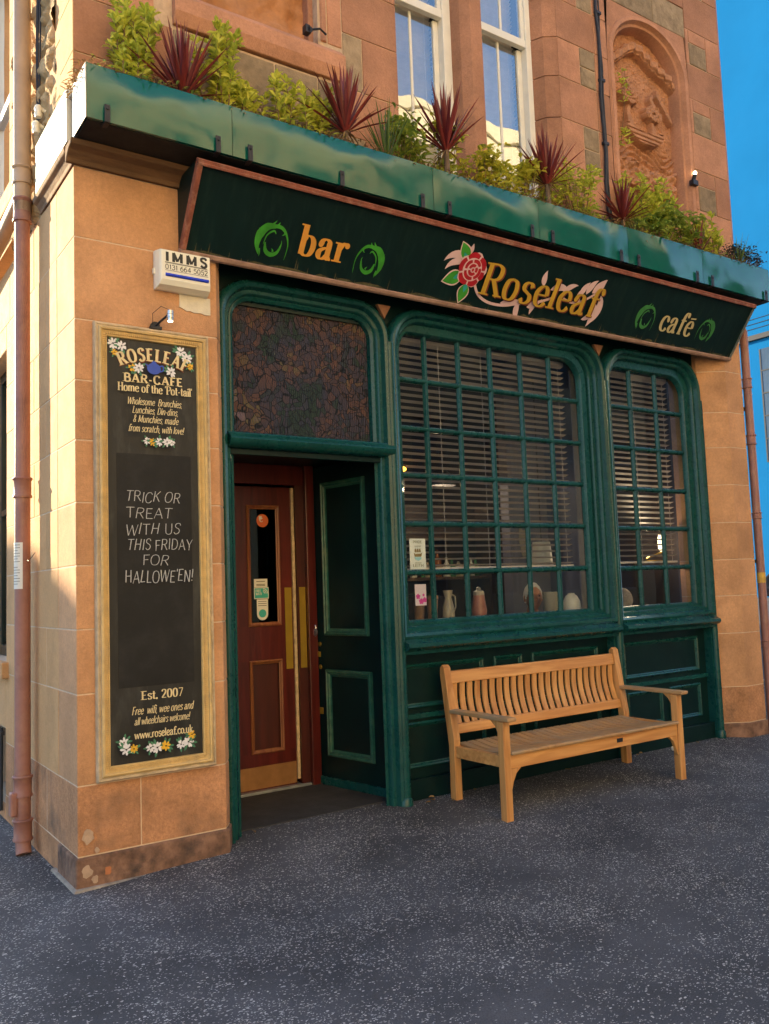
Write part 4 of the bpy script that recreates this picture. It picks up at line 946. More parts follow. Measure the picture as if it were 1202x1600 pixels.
def rosette_shrub(x, h, w, nst, label, matl, zb=4.52, yb=-.13, L=.058, gw=.028, group='shrubs in the trough'):
    t = thing('leafy_shrub', (x, yb, zb), label, 'shrub', group); lf, st = MB(), MB()
    nst = int(nst*1.05); h *= 1.08
    for k in range(nst):
        bx = Vector((x+R_.uniform(-w*.35, w*.35), yb+R_.uniform(-.06, .09), zb)); hh = h*(R_.uniform(.45, 1.0)); tip = bx + Vector((R_.uniform(-w*.4, w*.4), R_.uniform(-.08, .08), hh))
        mid = (bx+tip)/2 + Vector((R_.uniform(-.03, .03), R_.uniform(-.03, .03), 0)); st.tube([bx, mid, tip], [.006, .0045, .003], 5)
        n = max(3, int(hh/.045))
        for j in range(n):
            f = .30+.70*j/(n-1); p = bx.lerp(mid, f*2) if f < .5 else mid.lerp(tip, f*2-1)
            for q in range(4 if j < n-1 else 9):
                a = R_.uniform(0, 6.28); e = R_.uniform(.2, .7) if j < n-1 else R_.uniform(.4, 1.6)
                leaf(lf, p+Vector((0, 0, R_.uniform(-.015, .015))), Vector((math.cos(a), math.sin(a), e)), L*R_.uniform(.75, 1.35), gw*R_.uniform(.8, 1.3), .1)
        if R_.random() < .8:
            for s in range(2):                                        # side shoots
                p0 = mid.lerp(tip, R_.uniform(.1, .7)); p1 = p0+Vector((R_.uniform(-.06, .06), R_.uniform(-.06, .04), R_.uniform(.03, .08))); st.tube([p0, p1], .0025, 4)
                for q in range(10):
                    a = R_.uniform(0, 6.28); leaf(lf, p1-Vector((0, 0, R_.uniform(0, .025))), Vector((math.cos(a), math.sin(a), R_.uniform(.3, 1.5))), L*R_.uniform(.7, 1.2), gw, .1)
    build('foliage', lf, matl, t, fixn=False); build('stems', st, STEMM, t, smooth=True); return t
def bushy_shrub(x, h, w, n, label, matl, L=.066, gw=.036, zb=4.52, yb=-.16, d=.13, droop=.25, group='shrubs in the trough'):
    n = int(n*1.1); h *= 1.08; w *= 1.0; t = thing('leafy_shrub', (x, yb, zb), label, 'shrub', group); lf, st = MB(), MB(); cl = []
    for k in range(max(6, n//28)):
        f = R_.random()**.8; c = Vector((x+R_.gauss(0, w*.27)*(1.15-f*.5), yb+R_.uniform(-d, d)*.8, zb+.06+f*(h-.06))); cl.append(c)
        st.tube([Vector((x+(c.x-x)*.3, yb, zb)), Vector((x+(c.x-x)*.7, yb+(c.y-yb)*.6, zb+(c.z-zb)*.55)), c], [.006, .004, .002], 5)
    for k in range(n):
        c = R_.choice(cl); p = c + Vector((R_.gauss(0, .035), R_.gauss(0, .035), R_.gauss(0, .035))); p.z = max(p.z, zb+.01)
        a = R_.uniform(0, 6.28); leaf(lf, p, Vector((math.cos(a), math.sin(a)-.15, R_.uniform(-.2, .9))), L*R_.uniform(.6, 1.35), gw*R_.uniform(.7, 1.2), droop)
    build('foliage', lf, matl, t, fixn=False); build('stems', st, STEMM, t, smooth=True); return t
def spiky(x, zb, h, n, label, matl, name='spiky_plant', cat='plant', trunk=.0, yb=-.25, spread=.9, w=.040, group='sword-leaved plants in the trough'):
    t = thing(name, (x, yb, 4.50), label, cat, group); lf = MB(); top = Vector((x, yb, zb+trunk))
    for k in range(n):
        f = (k+.5)/n; a = k*2.39996+R_.uniform(-.3, .3); tilt = spread*(.06+1.05*f**1.3)*R_.uniform(.8, 1.15); L = h*R_.uniform(.75, 1.08)*(1-.12*f)
        d = Vector((math.sin(tilt)*math.cos(a), math.sin(tilt)*math.sin(a)*.9, math.cos(tilt))).normalized()
        side = d.cross(Vector((0, 0, 1))); side = side.normalized() if side.length > .02 else Vector((1, 0, 0)); nn = side.cross(d)
        bend = R_.uniform(.02, .16)*L*f; pts = []; S = 6
        for j in range(S+1):
            q = j/S; c = top + Vector((0, 0, -.02)) + d*L*q - Vector((0, 0, bend*q*q)); ww = w*(.42+.9*q if q < .4 else (.78*(1-(q-.4)/.6)**.7+.01))*.5*R_.uniform(.95, 1.05)
            pts.append((c+side*ww+nn*ww*.45, c, c-side*ww+nn*ww*.45))
        vs = [p for tr in pts for p in tr]; fs = []
        for j in range(S):
            b = j*3; fs += [(b, b+1, b+4, b+3), (b+1, b+2, b+5, b+4)]
        lf.add(vs, fs)
    build('blades', lf, matl, t, fixn=False)
    mb = MB(); mb.tube([(x, yb, 4.48), (x+.004, yb, zb), (x, yb, zb+trunk+.02)], [.024, .021, .018], 8); build('trunk', mb, TRUNKM, t, smooth=True)
    dr = MB()
    for k in range(14):
        a = R_.uniform(0, 6.28); leaf(dr, Vector((x, yb, zb+trunk+.0)), Vector((math.cos(a), math.sin(a), R_.uniform(-.9, .3))), R_.uniform(.08, .2), .014, .4)
    build('dead_leaves', dr, LV_DRY, t, fixn=False); return t
spiky(.58, 4.60, .50, 56, 'wine-red sword-leaved plant nearest the white end of the trough, between two lime shrubs', LV_RED)
spiky(1.74, 4.66, .50, 56, 'wine-red sword-leaved plant just left of the green bladed plant and first sash window', LV_RED, trunk=.04)
spiky(2.62, 4.66, .52, 56, 'wine-red sword-leaved plant on a bare stem in front of the left sash window', LV_RED, trunk=.14)
spiky(3.66, 4.66, .50, 56, 'wine-red sword-leaved plant on a bare stem in front of the right sash window', LV_RED, trunk=.13)
spiky(4.56, 4.64, .44, 36, 'small wine-red sword-leaved plant beneath the black cable', LV_RED, trunk=.05, spread=1.1)
spiky(5.62, 4.58, .40, 14, 'sparse wine-red plant with few blades below the arched niche', LV_RED, spread=.7, w=.034)
spiky(2.08, 4.56, .50, 30, 'green bladed plant between two wine-red ones at the first sash window', LV_BLADE, spread=.9, w=.022)
spiky(4.72, 4.56, .30, 14, 'low green bladed tuft below the niche beside the smallest wine-red plant', LV_BLADE, spread=.8, w=.016)
spiky(6.24, 4.56, .36, 34, 'fine green bladed plant near the far right corner of the trough', LV_BLADE, spread=1.1, w=.014)
rosette_shrub(.30, .62, .22, 15, 'tall narrow lime shrub at the far left end of the trough', LV_LIME)
rosette_shrub(.86, .66, .26, 13, 'tall lime shrub behind the leftmost wine-red plant', LV_LIME, yb=-.12)
rosette_shrub(1.10, .42, .22, 9, 'low lime shrub with bare stems under the left wall ledge', LV_LIME)
rosette_shrub(1.36, .48, .26, 11, 'open lime shrub with whitish stems between the first two wine-red plants', LV_LIME)
rosette_shrub(1.60, .50, .24, 10, 'lime shrub standing behind the second wine-red plant', LV_LIME, yb=-.10)
bushy_shrub(2.30, .42, .36, 420, 'mid-green bush below the left sash window', LV_GREEN)
bushy_shrub(2.72, .46, .30, 300, 'lime bush behind the wine-red plant at the left sash window', LV_LIME, yb=-.10)
bushy_shrub(3.10, .36, .48, 560, 'wide yellow-green bush at the foot of the mullion between sash windows', LV_YEL)
bushy_shrub(3.48, .40, .30, 300, 'yellow-green bush below the right sash window, left of a red plant', LV_YEL)
bushy_shrub(3.80, .46, .2, 200, 'narrow lime bush behind the wine-red plant at the right sash window', LV_LIME, yb=-.10)
bushy_shrub(4.14, .56, .40, 760, 'dense rounded lime bush left of the black cable', LV_LIME, L=.05, gw=.028)
rosette_shrub(4.86, .62, .20, 9, 'thin lime shrub in front of the left edge of the niche', LV_LIME, yb=-.13)
rosette_shrub(5.20, .68, .34, 15, 'tallest lime shrub in front of the carved niche', LV_LIME, yb=-.14)
bushy_shrub(5.06, .32, .48, 420, 'low broad-leaved green bush spilling over the trough below the niche', LV_GREEN, L=.085, gw=.038, yb=-.24, droop=.5)
bushy_shrub(5.48, .36, .36, 330, 'mid-green bush under the right side of the niche', LV_GREEN)
rosette_shrub(5.92, .46, .42, 15, 'lime shrub against the far right corner stones', LV_LIME, yb=-.14)
bushy_shrub(6.36, .26, .46, 480, 'purple-grey bush overhanging the far right end of the trough', LV_PURP, L=.035, gw=.02, yb=-.22)
t = thing('wall_weed', (4.97, -.0, 5.62), 'spindly lime weed growing out of the arched niche edge', 'weed'); lf, st = MB(), MB()
st.tube([(4.97, .05, 5.60), (4.96, -.02, 5.9), (4.99, -.03, 6.3)], [.004, .003, .002], 5)
for k in range(60):
    zz = R_.choice((R_.uniform(6.0, 6.32), R_.uniform(5.55, 5.75))); a = R_.uniform(0, 6.28)
    leaf(lf, Vector((4.965+R_.gauss(0, .03), -.02+R_.gauss(0, .02), zz)), Vector((math.cos(a), math.sin(a), .6)), .06, .025, .2)
build('foliage', lf, LV_LIME, t, fixn=False); build('stem', st, STEMM, t)
mb = MB()
for k in range(1500):
    x = R_.uniform(-.03, 6.5); y = R_.uniform(-.37, -.05) if R_.random() < .6 else R_.uniform(-.39, -.34); a = R_.uniform(0, 6.28)
    if y < -.36 or R_.random() < .7: leaf(mb, Vector((x, y, 4.535+R_.uniform(0, .045))), Vector((math.cos(a), math.sin(a)-.3, R_.uniform(-.4, .6))), R_.uniform(.02, .06), .012, .3)
for k in range(260):
    x = R_.uniform(-.03, 6.5); y = R_.uniform(-.33, -.1); p = Vector((x, y, 4.52)); d = Vector((R_.uniform(-1, 1), R_.uniform(-.8, .3), R_.uniform(.2, 1.2))).normalized()
    mb.tube([p, p+d*.06, p+d*R_.uniform(.09, .2)+Vector((0, 0, -.02))], [.002, .0016, .001], 4)
for k in range(110):
    a = R_.uniform(0, 6.28); leaf(mb, Vector((-.045+R_.gauss(0, .02), R_.uniform(-.36, -.06), 4.54+R_.uniform(-.06, .03))), Vector((math.cos(a)-.4, math.sin(a), R_.uniform(-.6, .5))), .04, .009, .3)
tag(build('dry_ground_cover', mb, LV_DRY, fixn=False), 'brown dried stems and small leaves along the rim of the green trough', 'ground cover', kind='stuff')
mb = MB()
for k in range(900):
    x = R_.uniform(0, 6.5); a = R_.uniform(0, 6.28); c = math.sin(x*5.3)+math.sin(x*2.1+1)
    if c > -.5: leaf(mb, Vector((x, R_.uniform(-.36, -.12), 4.53+R_.uniform(0, .10))), Vector((math.cos(a), math.sin(a), R_.uniform(0, .9))), R_.uniform(.02, .05), .018, .2)
tag(build('green_ground_cover', mb, LV_GREEN, fixn=False), 'low green seedlings between the plants in the trough', 'ground cover', kind='stuff')

# ================================================================ FASCIA SIGN
sg = thing('fascia_sign', (.63, -.02, 3.71), 'long tilted dark green sign reading bar, Roseleaf and café with a red rose', 'sign')
SA = Vector((0, -.02, 3.71)); SV = Vector((0, -.33, .47)).normalized(); SN = Vector((0, -SV.z, SV.y)); SL = .5743; SX0, SX1 = .63, 6.32
if SN.y > 0: SN = -SN
def smap(u, v, l): return tuple(Vector((u, 0, 0)) + SA + SV*v + SN*l)
def sbox(mb, u0, u1, v0, v1, l0, l1): mb.obox(smap((u0+u1)/2, (v0+v1)/2, (l0+l1)/2), Vector((1, 0, 0)), SV, SN, (u1-u0)/2, (v1-v0)/2, (l1-l0)/2)
mb = MB(); sbox(mb, SX0+.02, SX1-.02, .015, SL-.012, -.03, -.004); build('board', mb, GREEN_SIGN, sg)
mb = MB(); sbox(mb, SX0, SX1, SL-.03, SL, -.03, .012); sbox(mb, SX0, SX1, SL-.034, SL-.018, .0125, .02); sbox(mb, SX0, SX0+.035, .031, SL-.0305, -.03, .012); sbox(mb, SX0+.004, SX0+.016, .031, SL-.035, .0125, .018)
build('top_and_side_moulding', mb, SIGNFRAME, sg, bevel=.004)
mb = MB(); sbox(mb, SX1-.018, SX1, .031, SL-.0305, -.03, .008); build('end_strip', mb, M('grey_end_strip', (.16, .17, .15), .5, .2, 8.), sg)
mb = MB(); sbox(mb, SX0, SX1, .0, .028, -.03, .020); sbox(mb, SX0, SX1, -.012, -.0005, -.03, .008); build('bottom_moulding', mb, SIGNSILL, sg, bevel=.004)
for x0, x1 in ((SX0+.004, SX0+.02), (SX1-.022, SX1-.006)):
    mb = MB()
    b0 = Vector(smap(0, .01, -.032)); b1 = Vector(smap(0, SL-.01, -.032))
    n = 4; p = [(b0.y, b0.z), (b1.y, b1.z), (.20, b1.z), (.20, b0.z)]; mb.xprism(p, x0, x1); build('cheek', mb, GREEN_SIGN, sg)
mb = MB(); lf = Lift(); cm = lambda u, v, l: (SX0+.004-.0008-l, -u, v)       # on the left cheek, reading away from the street
cm = lambda u, v, l: (SX0+.0032-l, .19-u, v)
text(mb, 'Est', cm, .045, 4.00, .075, .12, .09, .06, slant=.15, lift=lf); text(mb, "'07", cm, .06, 3.86, .085, .11, .09, .06, slant=.15, lift=lf)
build('cheek_lettering', mb, LEAFGREEN2, sg, fixn=False)
mb = MB(); lf = Lift(.00004)
for k in range(70):
    u = R_.uniform(SX0+.05, SX1-.03); h = R_.uniform(.012, .05) if R_.random() < .82 else R_.uniform(.05, .12); w = R_.uniform(.002, .007)
    poly(mb, [(u-w, .029), (u+w, .029), (u+w*.3, .029+h*.6), (u+R_.uniform(-.003, .003), .029+h)], lambda a, b, l: smap(a, b, l-.0038), lf())
x = SX0+.06
while x < SX1-.1:
    L_ = R_.uniform(.1, .4); poly(mb, [(x, .029), (x+L_, .029), (x+L_*.7, .029+R_.uniform(.006, .022)), (x+L_*.3, .029+R_.uniform(.006, .022))], lambda a, b, l: smap(a, b, l-.0038), lf()); x += L_*R_.uniform(.8, 1.6)
build('lichen_streaks', mb, M('tan_lichen', (.075, .07, .036), .9, .4, 30., bump=.3), sg, fixn=False)
mb = MB(); text(mb, 'bar', smap, 1.418, .146, .20, .365, .205, .06, serif=True, track=.11, lift=Lift()); build('bar_lettering', mb, ORANGE, sg, fixn=False)
mb = MB(); text(mb, 'caf\u00e9', smap, 5.125, .147, .205, .455, .175, .06, serif=True, track=.09, lift=Lift()); build('cafe_lettering', mb, PALEGOLD, sg, fixn=False)
# rose leaf: pale pink leaf scrolls lie under the gold name
mb = MB(); lf = Lift()
def leafshape(cx, cy, L, w, ang, curl=0., n=9):
    a, b = [], []
    for i in range(n+1):
        t = i/n; ww = w*math.sin(math.pi*t**.8)*.5; an = ang+curl*t; 
        x = cx; y = cy
        x = cx + sum(L/n*math.cos(ang+curl*(j/n)) for j in range(i)); y = cy + sum(L/n*math.sin(ang+curl*(j/n)) for j in range(i))
        a.append((x-ww*math.sin(an), y+ww*math.cos(an))); b.append((x+ww*math.sin(an), y-ww*math.cos(an)))
    return a + b[::-1]
def lfp(mb, *a, **k): poly(mb, leafshape(*a, **k), smap, lf())
lfp(mb, 2.80, .36, .24, .060, rad(150), rad(95)); lfp(mb, 2.78, .33, .19, .052, rad(165), rad(90)); lfp(mb, 2.79, .40, .09, .04, rad(60), rad(40))
ribbon(mb, catmull([(2.93, .21), (3.00, .13), (3.12, .085), (3.28, .085), (3.42, .12), (3.60, .16), (3.75, .22)]), [.022]*31, smap, lf())
for a in ((3.24, .10, .20, .060, rad(5), rad(25)), (3.42, .14, .17, .055, rad(-95), rad(50)), (3.52, .11, .16, .05, rad(15), rad(40)), (3.60, .19, .14, .05, rad(-110), rad(20)), (3.62, .30, .13, .055, rad(120), rad(-50)), (3.70, .28, .22, .06, rad(35), rad(-70)), (3.84, .27, .18, .05, rad(60), rad(-60))): lfp(mb, *a)
for a in ((4.04, .28, .15, .055, rad(85), rad(-45)), (4.10, .31, .16, .06, rad(80), rad(-50)), (4.16, .33, .17, .07, rad(50), rad(5)), (4.22, .33, .15, .065, rad(85), rad(-40)), (4.27, .33, .26, .07, rad(-60), rad(-70)), (4.24, .26, .22, .07, rad(-70), rad(-50)), (4.06, .20, .16, .05, rad(130), rad(-70)), (4.15, .10, .2, .05, rad(20), rad(60))): lfp(mb, *a)
ribbon(mb, catmull([(3.86, .24), (3.98, .22), (4.10, .26), (4.2, .33)]), [.02]*16, smap, lf())
build('pink_scroll', mb, PINK, sg, fixn=False)
mb = MB(); lf2 = Lift(); lf2.k = 45
for d in ((.010, -.008),): text(mb, 'Roseleaf', smap, 3.00+d[0], .140+d[1], .245, 1.265, .185, .055, serif=True, track=.075, lift=lf2, embolden=.02)
build('name_outline', mb, RUSTLINE, sg, fixn=False)
mb = MB(); lf2.k = 110; text(mb, 'Roseleaf', smap, 2.99, .140, .245, 1.265, .175, .055, serif=True, track=.075, lift=lf2); build('name_lettering', mb, OCHRE, sg, fixn=False)
mb = MB(); lf3 = Lift(); lf3.k = 40
def petal(mb, cx, cy, r0, r1, a0, a1, n=8, wob=.0):
    out = [(cx+(r1+wob*math.sin(math.pi*i/n))*math.cos(rad(a0+(a1-a0)*i/n)), cy+(r1+wob*math.sin(math.pi*i/n))*math.sin(rad(a0+(a1-a0)*i/n))) for i in range(n+1)]
    inn = [(cx+r0*math.cos(rad(a0+(a1-a0)*i/n)), cy+r0*math.sin(rad(a0+(a1-a0)*i/n))) for i in range(n, -1, -1)]
    poly(mb, out+inn, smap, lf3())
RX, RY = 2.865, .30
pk = MB(); lf3.k = 40; poly(pk, [(RX+(.128+.012*math.sin(5*a*.21+1))*math.cos(a*.21), RY+(.128+.012*math.sin(5*a*.21+1))*math.sin(a*.21)*.98) for a in range(30)], smap, lf3()); build('rose_ground', pk, PINK, sg, fixn=False)
for a0, a1 in ((5, 62), (70, 130), (138, 195), (203, 262), (270, 318), (325, 358)): petal(mb, RX, RY, .088, .118, a0, a1, wob=.012)
for a0, a1 in ((30, 100), (112, 180), (192, 285), (297, 378)): petal(mb, RX+.004, RY, .054, .076, a0, a1, wob=.006)
for a0, a1 in ((60, 170), (190, 320), (335, 400)): petal(mb, RX+.006, RY, .022, .042, a0, a1, wob=.004)
poly(mb, [(RX+.006+.011*math.cos(a), RY+.013*math.sin(a)) for a in range(6)], smap, lf3())
build('rose_petals', mb, ROSERED, sg, fixn=False)
pk = MB(); mb = MB(); lf3.k = 20; cy_ = MB()
for (x, y, L, w, an) in ((2.80, .36, .15, .085, 128), (2.80, .25, .185, .10, 205), (2.86, .19, .15, .09, 262)):
    poly(pk, leafshape(x, y, L*1.06, w*1.22, rad(an)), smap, lf3()); poly(mb, leafshape(x, y, L, w, rad(an)), smap, lf3()); poly(cy_, leafshape(x+.01*math.cos(rad(an)), y, L*.45, w*.4, rad(an)+.1), smap, lf3()); build('rose_leaf', mb, LEAFGREEN, sg, fixn=False); mb = MB()
build('leaf_outline', pk, PINK, sg, fixn=False); build('leaf_glint', cy_, M('leaf_glint_paint', (.03, .35, .33), .4, .1, 9., bump=0), sg, fixn=False)
def swirl(cx, cy, s, flip, matl):
    mb = MB(); l = Lift(); f = -1 if flip else 1
    X = lambda x: cx + f*x*s
    def arc_(pts, ws): 
        p = catmull([(X(a), cy+b*s) for a, b in pts], 6); n = len(p); w2 = []
        for i in range(n):
            t = i/(n-1)*(len(ws)-1); k = min(int(t), len(ws)-2); w2.append((ws[k]+(ws[k+1]-ws[k])*(t-k))*s*.82)
        ribbon(mb, p, w2, smap, l())
    arc_([(-.78, -.90), (-.98, -.35), (-.92, .25), (-.55, .72), (-.05, .80)], [.02, .36, .60, .50, .2])
    arc_([(-.20, .82), (.30, .80), (.68, .45), (.90, -.15), (.86, -.95)], [.26, .24, .15, .08, .01])
    arc_([(-.52, -.15), (-.40, -.60), (-.05, -.78), (.32, -.60), (.48, -.10), (.44, .12)], [.08, .28, .32, .22, .08, .01])
    arc_([(-.62, -.30), (-.50, .25), (-.15, .55), (.02, .40)], [.02, .10, .14, .04])
    for (a, b, c, d) in ((-.35, .85, -.10, 1.15), (-.02, .86, .10, 1.08), (-.95, .35, -1.08, .55), (-.80, -.55, -.72, -1.0), (.55, .55, .40, .38), (.05, -.60, -.06, -.42)):
        arc_([(a, b), ((a+c)/2+.03, (b+d)/2), (c, d)], [.16, .1, .01])
    return build('leaf_swirl', mb, matl, sg, fixn=False)
swirl(1.235, .195, .115, False, LEAFGREEN); swirl(1.965, .205, .112, True, LEAFGREEN); swirl(4.925, .232, .115, False, LEAFGREEN2); swirl(5.765, .236, .108, True, LEAFGREEN2)

# ================================================================ MENU CHALKBOARD ON THE PIER
cb = thing('chalkboard', (.455, 0, .57), 'tall gilt-framed chalkboard on the corner pier with chalked halloween notice', 'chalkboard')
mb = MB()
FX0, FX1, FZ0, FZ1 = .10, .808, .57, 3.20
def frame_loops(mb, prof): mb.loops([[(FX0+i, y, FZ0+i), (FX1-i, y, FZ0+i), (FX1-i, y, FZ1-i), (FX0+i, y, FZ1-i)] for i, y in prof])
frame_loops(mb, [(0, -.001), (0, -.028), (.006, -.040), (.014, -.040), (.018, -.034), (.024, -.034), (.026, -.044)]); build('outer_moulding', mb, GOLD_OUT, cb, smooth=True)
mb = MB(); frame_loops(mb, [(.026, -.044), (.034, -.050), (.042, -.046), (.045, -.036), (.068, -.026), (.070, -.030), (.076, -.028), (.080, -.014)]); build('gilt_moulding', mb, GOLD, cb, smooth=True)
mb = MB()                                                            # ribbed flute of the frame
z = FZ0+.07
while z < FZ1-.07:
    for x in (FX0+.056, FX1-.056): mb.box(x-.009, x+.009, -.036, -.028, z, z+.006)
    z += .0125
x = FX0+.07
while x < FX1-.07:
    for zz in (FZ0+.056, FZ1-.056): mb.box(x, x+.006, -.036, -.028, zz-.009, zz+.009)
    x += .0125
build('flute_ribs', mb, GOLD, cb)
mb = MB(); mb.box(FX0+.07, FX1-.07, -.016, -.001, FZ0+.07, FZ1-.07); build('board', mb, BOARD, cb)
mb = MB(); mb.box(.228, .682, -.0185, -.0165, 1.075, 2.435); build('writing_panel', mb, BOARD_IN, cb)
bm_ = front(-.0165); pm_ = front(-.019)
mb = MB(); mb2 = MB()
lf = Lift(); text(mb2, 'ROSELEAF', bm_, .458, 2.998, .076, .41, .27, .13, serif=True, align='c', lift=lf, arc=(.455, .44), track=.14)
lf.k += 5; text(mb, 'ROSELEAF', bm_, .455, 3.002, .076, .41, .22, .11, serif=True, align='c', lift=lf, arc=(.455, .44), track=.14)
text(mb, 'BAR-CAFE', bm_, .452, 2.862, .050, .36, .25, .15, serif=True, track=.10, align='c', lift=lf)
text(mb, "Home of the 'Pot-tail'", bm_, .462, 2.803, .050, .455, .17, .07, serif=True, align='c', lift=lf)
def flush():
    global mb
    build('painted_lettering', mb, CREAM, cb, fixn=False); mb = MB()
flush()
for t_, x, z, w in (('Wholesome  Brunchies,', .452, 2.725, .335), ('Lunchies, Din-dins,', .452, 2.672, .28), ('& Munchies, made', .452, 2.618, .275), ('from scratch, with love!', .452, 2.560, .335)):
    text(mb, t_, bm_, x, z, .042, w, .13, .09, slant=.30, align='c', lift=lf); flush()
text(mb, 'Est. 2007', bm_, .466, 1.005, .048, .25, .20, .08, serif=True, align='c', lift=lf); flush()
text(mb, 'Free  wifi, wee ones and', bm_, .466, .925, .045, .365, .13, .09, slant=.30, align='c', lift=lf); flush()
text(mb, 'all wheelchairs welcome!', bm_, .458, .868, .042, .325, .13, .09, slant=.30, align='c', lift=lf); flush()
text(mb, 'www.roseleaf.co.uk', bm_, .466, .792, .044, .345, .17, .13, align='c', lift=lf)
build('painted_lettering', mb, CREAM, cb, fixn=False); build('lettering_shade', mb2, RUSTLINE, cb, fixn=False)
fl = {k: MB() for k in ('w', 'y', 'g', 'b')}; fl_l = Lift(.0001); fl_l.k = 4
def bflower(x, z, r, col, n=8, leaves=5):
    for k in range(leaves):
        a = R_.uniform(0, 6.28); poly(fl['g'], leafshape2(x+r*.3*math.cos(a), z+r*.3*math.sin(a), r*1.35, r*.42, a), bm_, fl_l())
    for ring, rr in ((n, 1.), (n-2, .62), (4, .33)):
        for k in range(ring):
            a = 6.283*k/ring+R_.uniform(-.25, .25); poly(fl[col], leafshape2(x+r*.12*math.cos(a), z+r*.12*math.sin(a), r*rr*R_.uniform(.8, 1.), r*.42*rr, a), bm_, fl_l())
def leafshape2(cx, cy, L, w, a):
    o = []
    for t, s in ((0, 0), (.35, .8), (.7, 1.), (.92, .5), (1, 0), (.92, -.5), (.7, -1.), (.35, -.8)): o.append((cx+math.cos(a)*L*t-math.sin(a)*w*.5*s, cy+math.sin(a)*L*t+math.cos(a)*w*.5*s))
    return o
for x, z, r, c in ((.215, 3.085, .034, 'w'), (.265, 3.075, .030, 'w'), (.222, 3.03, .020, 'y'), (.628, 3.08, .034, 'w'), (.665, 3.045, .034, 'w'), (.685, 2.995, .022, 'y'),
                   (.322, 2.948, .024, 'y'), (.362, 2.950, .032, 'w'), (.560, 2.945, .032, 'w'), 
                   (.405, 2.512, .022, 'w'), (.440, 2.508, .024, 'y'), (.480, 2.51, .026, 'w'), (.525, 2.512, .028, 'w'), (.555, 2.508, .02, 'w'),
                   (.245, .775, .030, 'w'), (.258, .735, .034, 'w'), (.300, .735, .025, 'y'), (.395, .728, .026, 'w'), (.435, .725, .034, 'w'), (.485, .728, .030, 'y'), (.575, .725, .028, 'w'), (.620, .735, .034, 'w'), (.640, .775, .026, 'y')):
    bflower(x, z, r, c)
    build('painted_leaves', fl['g'], GREENP, cb, fixn=False); build('painted_flower', fl[c], WHITEP if c == 'w' else YELLOWP, cb, fixn=False); fl['g'] = MB(); fl[c] = MB()
p = [(.43+.042*math.cos(a*.3), 2.945+.034*math.sin(a*.3)) for a in range(21)]; p = [(x+.012, z) for x, z in p]; poly(fl['b'], p, bm_, fl_l()); poly(fl['b'], [(.425, 2.975), (.459, 2.975), (.455, 2.985), (.446, 2.992), (.438, 2.992), (.43, 2.985)], bm_, fl_l())
poly(fl['b'], [(.41, 2.945), (.395, 2.962), (.385, 2.972), (.398, 2.97), (.412, 2.958)], bm_, fl_l()); ribbon(fl['b'], catmull([(.478, 2.963), (.497, 2.965), (.498, 2.94), (.478, 2.93)]), .007, bm_, fl_l())
build('painted_teapot', fl['b'], BLUEP, cb, fixn=False)
mb = MB(); lf = Lift()
for t_, x, z, w, h in (('TRICK OR', .275, 2.150, .335, .062), ('TREAT', .272, 2.055, .285, .062), ('WITH US', .270, 1.955, .335, .064), ('THIS FRIDAY', .278, 1.862, .40, .064), ('FOR', .365, 1.775, .165, .060), ("HALLOWE'EN!", .262, 1.675, .415, .070)):
    text(mb, t_, pm_, x, z, h, w, .085, .065, slant=.12, jit=.10, lift=lf)
build('chalk_writing', mb, CHALK, cb, fixn=False)
lp = thing('picture_lamp', (.475, 0, 3.22), 'small metal spotlight on a bent arm above the chalkboard', 'lamp')
mb = MB(); mb.lathe((.475, -.001, 3.225), [(.03, -.012), (.03, 0)], 14, 'y'); mb.box(.44, .51, -.03, -.002, 3.205, 3.222); build('base', mb, IRON, lp)
mb = MB(); mb.tube([(.475, -.012, 3.225), (.49, -.06, 3.245), (.52, -.12, 3.275)], .007, 8); build('arm', mb, IRON, lp, smooth=True)
mb = MB(); mb.lathe((.525, -.13, 3.262), [(.0, -.03), (.018, -.03), (.019, -.012), (.022, -.010), (.022, -.004), (.019, -.002), (.019, .010), (.022, .012), (.022, .018), (.019, .020), (.019, .034), (0, .036)], 14); build('head', mb, STEEL, lp, smooth=True)
mb = MB(); mb.lathe((.525, -.13, 3.2312), [(.015, 0), (.015, -.002)], 12); build('lens', mb, emit_mat('lamp_glow', (1., .72, .42), 5.), lp)
mb = MB(); mb.tube([(.46, -.01, 3.23), (.445, -.05, 3.29), (.48, -.10, 3.325), (.52, -.13, 3.30)], .0018, 5); build('flex', mb, IRON, lp)
# alarm box and the filler patch beneath
ab = thing('alarm_box', (.64, 0, 3.45), 'cream burglar alarm box with blue lens strip and phone number', 'alarm box')
mb = MB(); o0 = [(.470, .0, 3.455), (.812, .0, 3.455), (.812, .0, 3.695), (.470, .0, 3.695)]; lps = []
for ins, y, dz in ((0, -.001, 0), (0, -.03, 0), (.012, -.075, .02), (.02, -.088, .045), (.03, -.09, .05)):
    lps.append([(.470+ins, y, 3.455+dz), (.812-ins*.4, y, 3.455+dz), (.812-ins*.4, y, 3.695-ins*.3), (.470+ins, y, 3.695-ins*.3)])
mb.loops(lps, cap0=True, cap1=True); build('case', mb, PLASTIC, ab, bevel=.006)
am = front(-.0904); mb = MB(); lf = Lift(.0001); text(mb, 'IMMS', am, .515, 3.618, .058, .27, .32, .27, lift=lf, track=.22); text(mb, '0131 664 5052', am, .512, 3.568, .030, .275, .15, .13, lift=lf)
for z in (3.606, 3.560): ribbon(mb, [(.512, z), (.79, z)], .0022, am, lf())
build('printing', mb, INK, ab, fixn=False)
mb = MB(); ribbon(mb, [(.512, 3.6115), (.78, 3.6115)], .004, am, .0003); build('small_print', mb, GREYINK, ab, fixn=False)
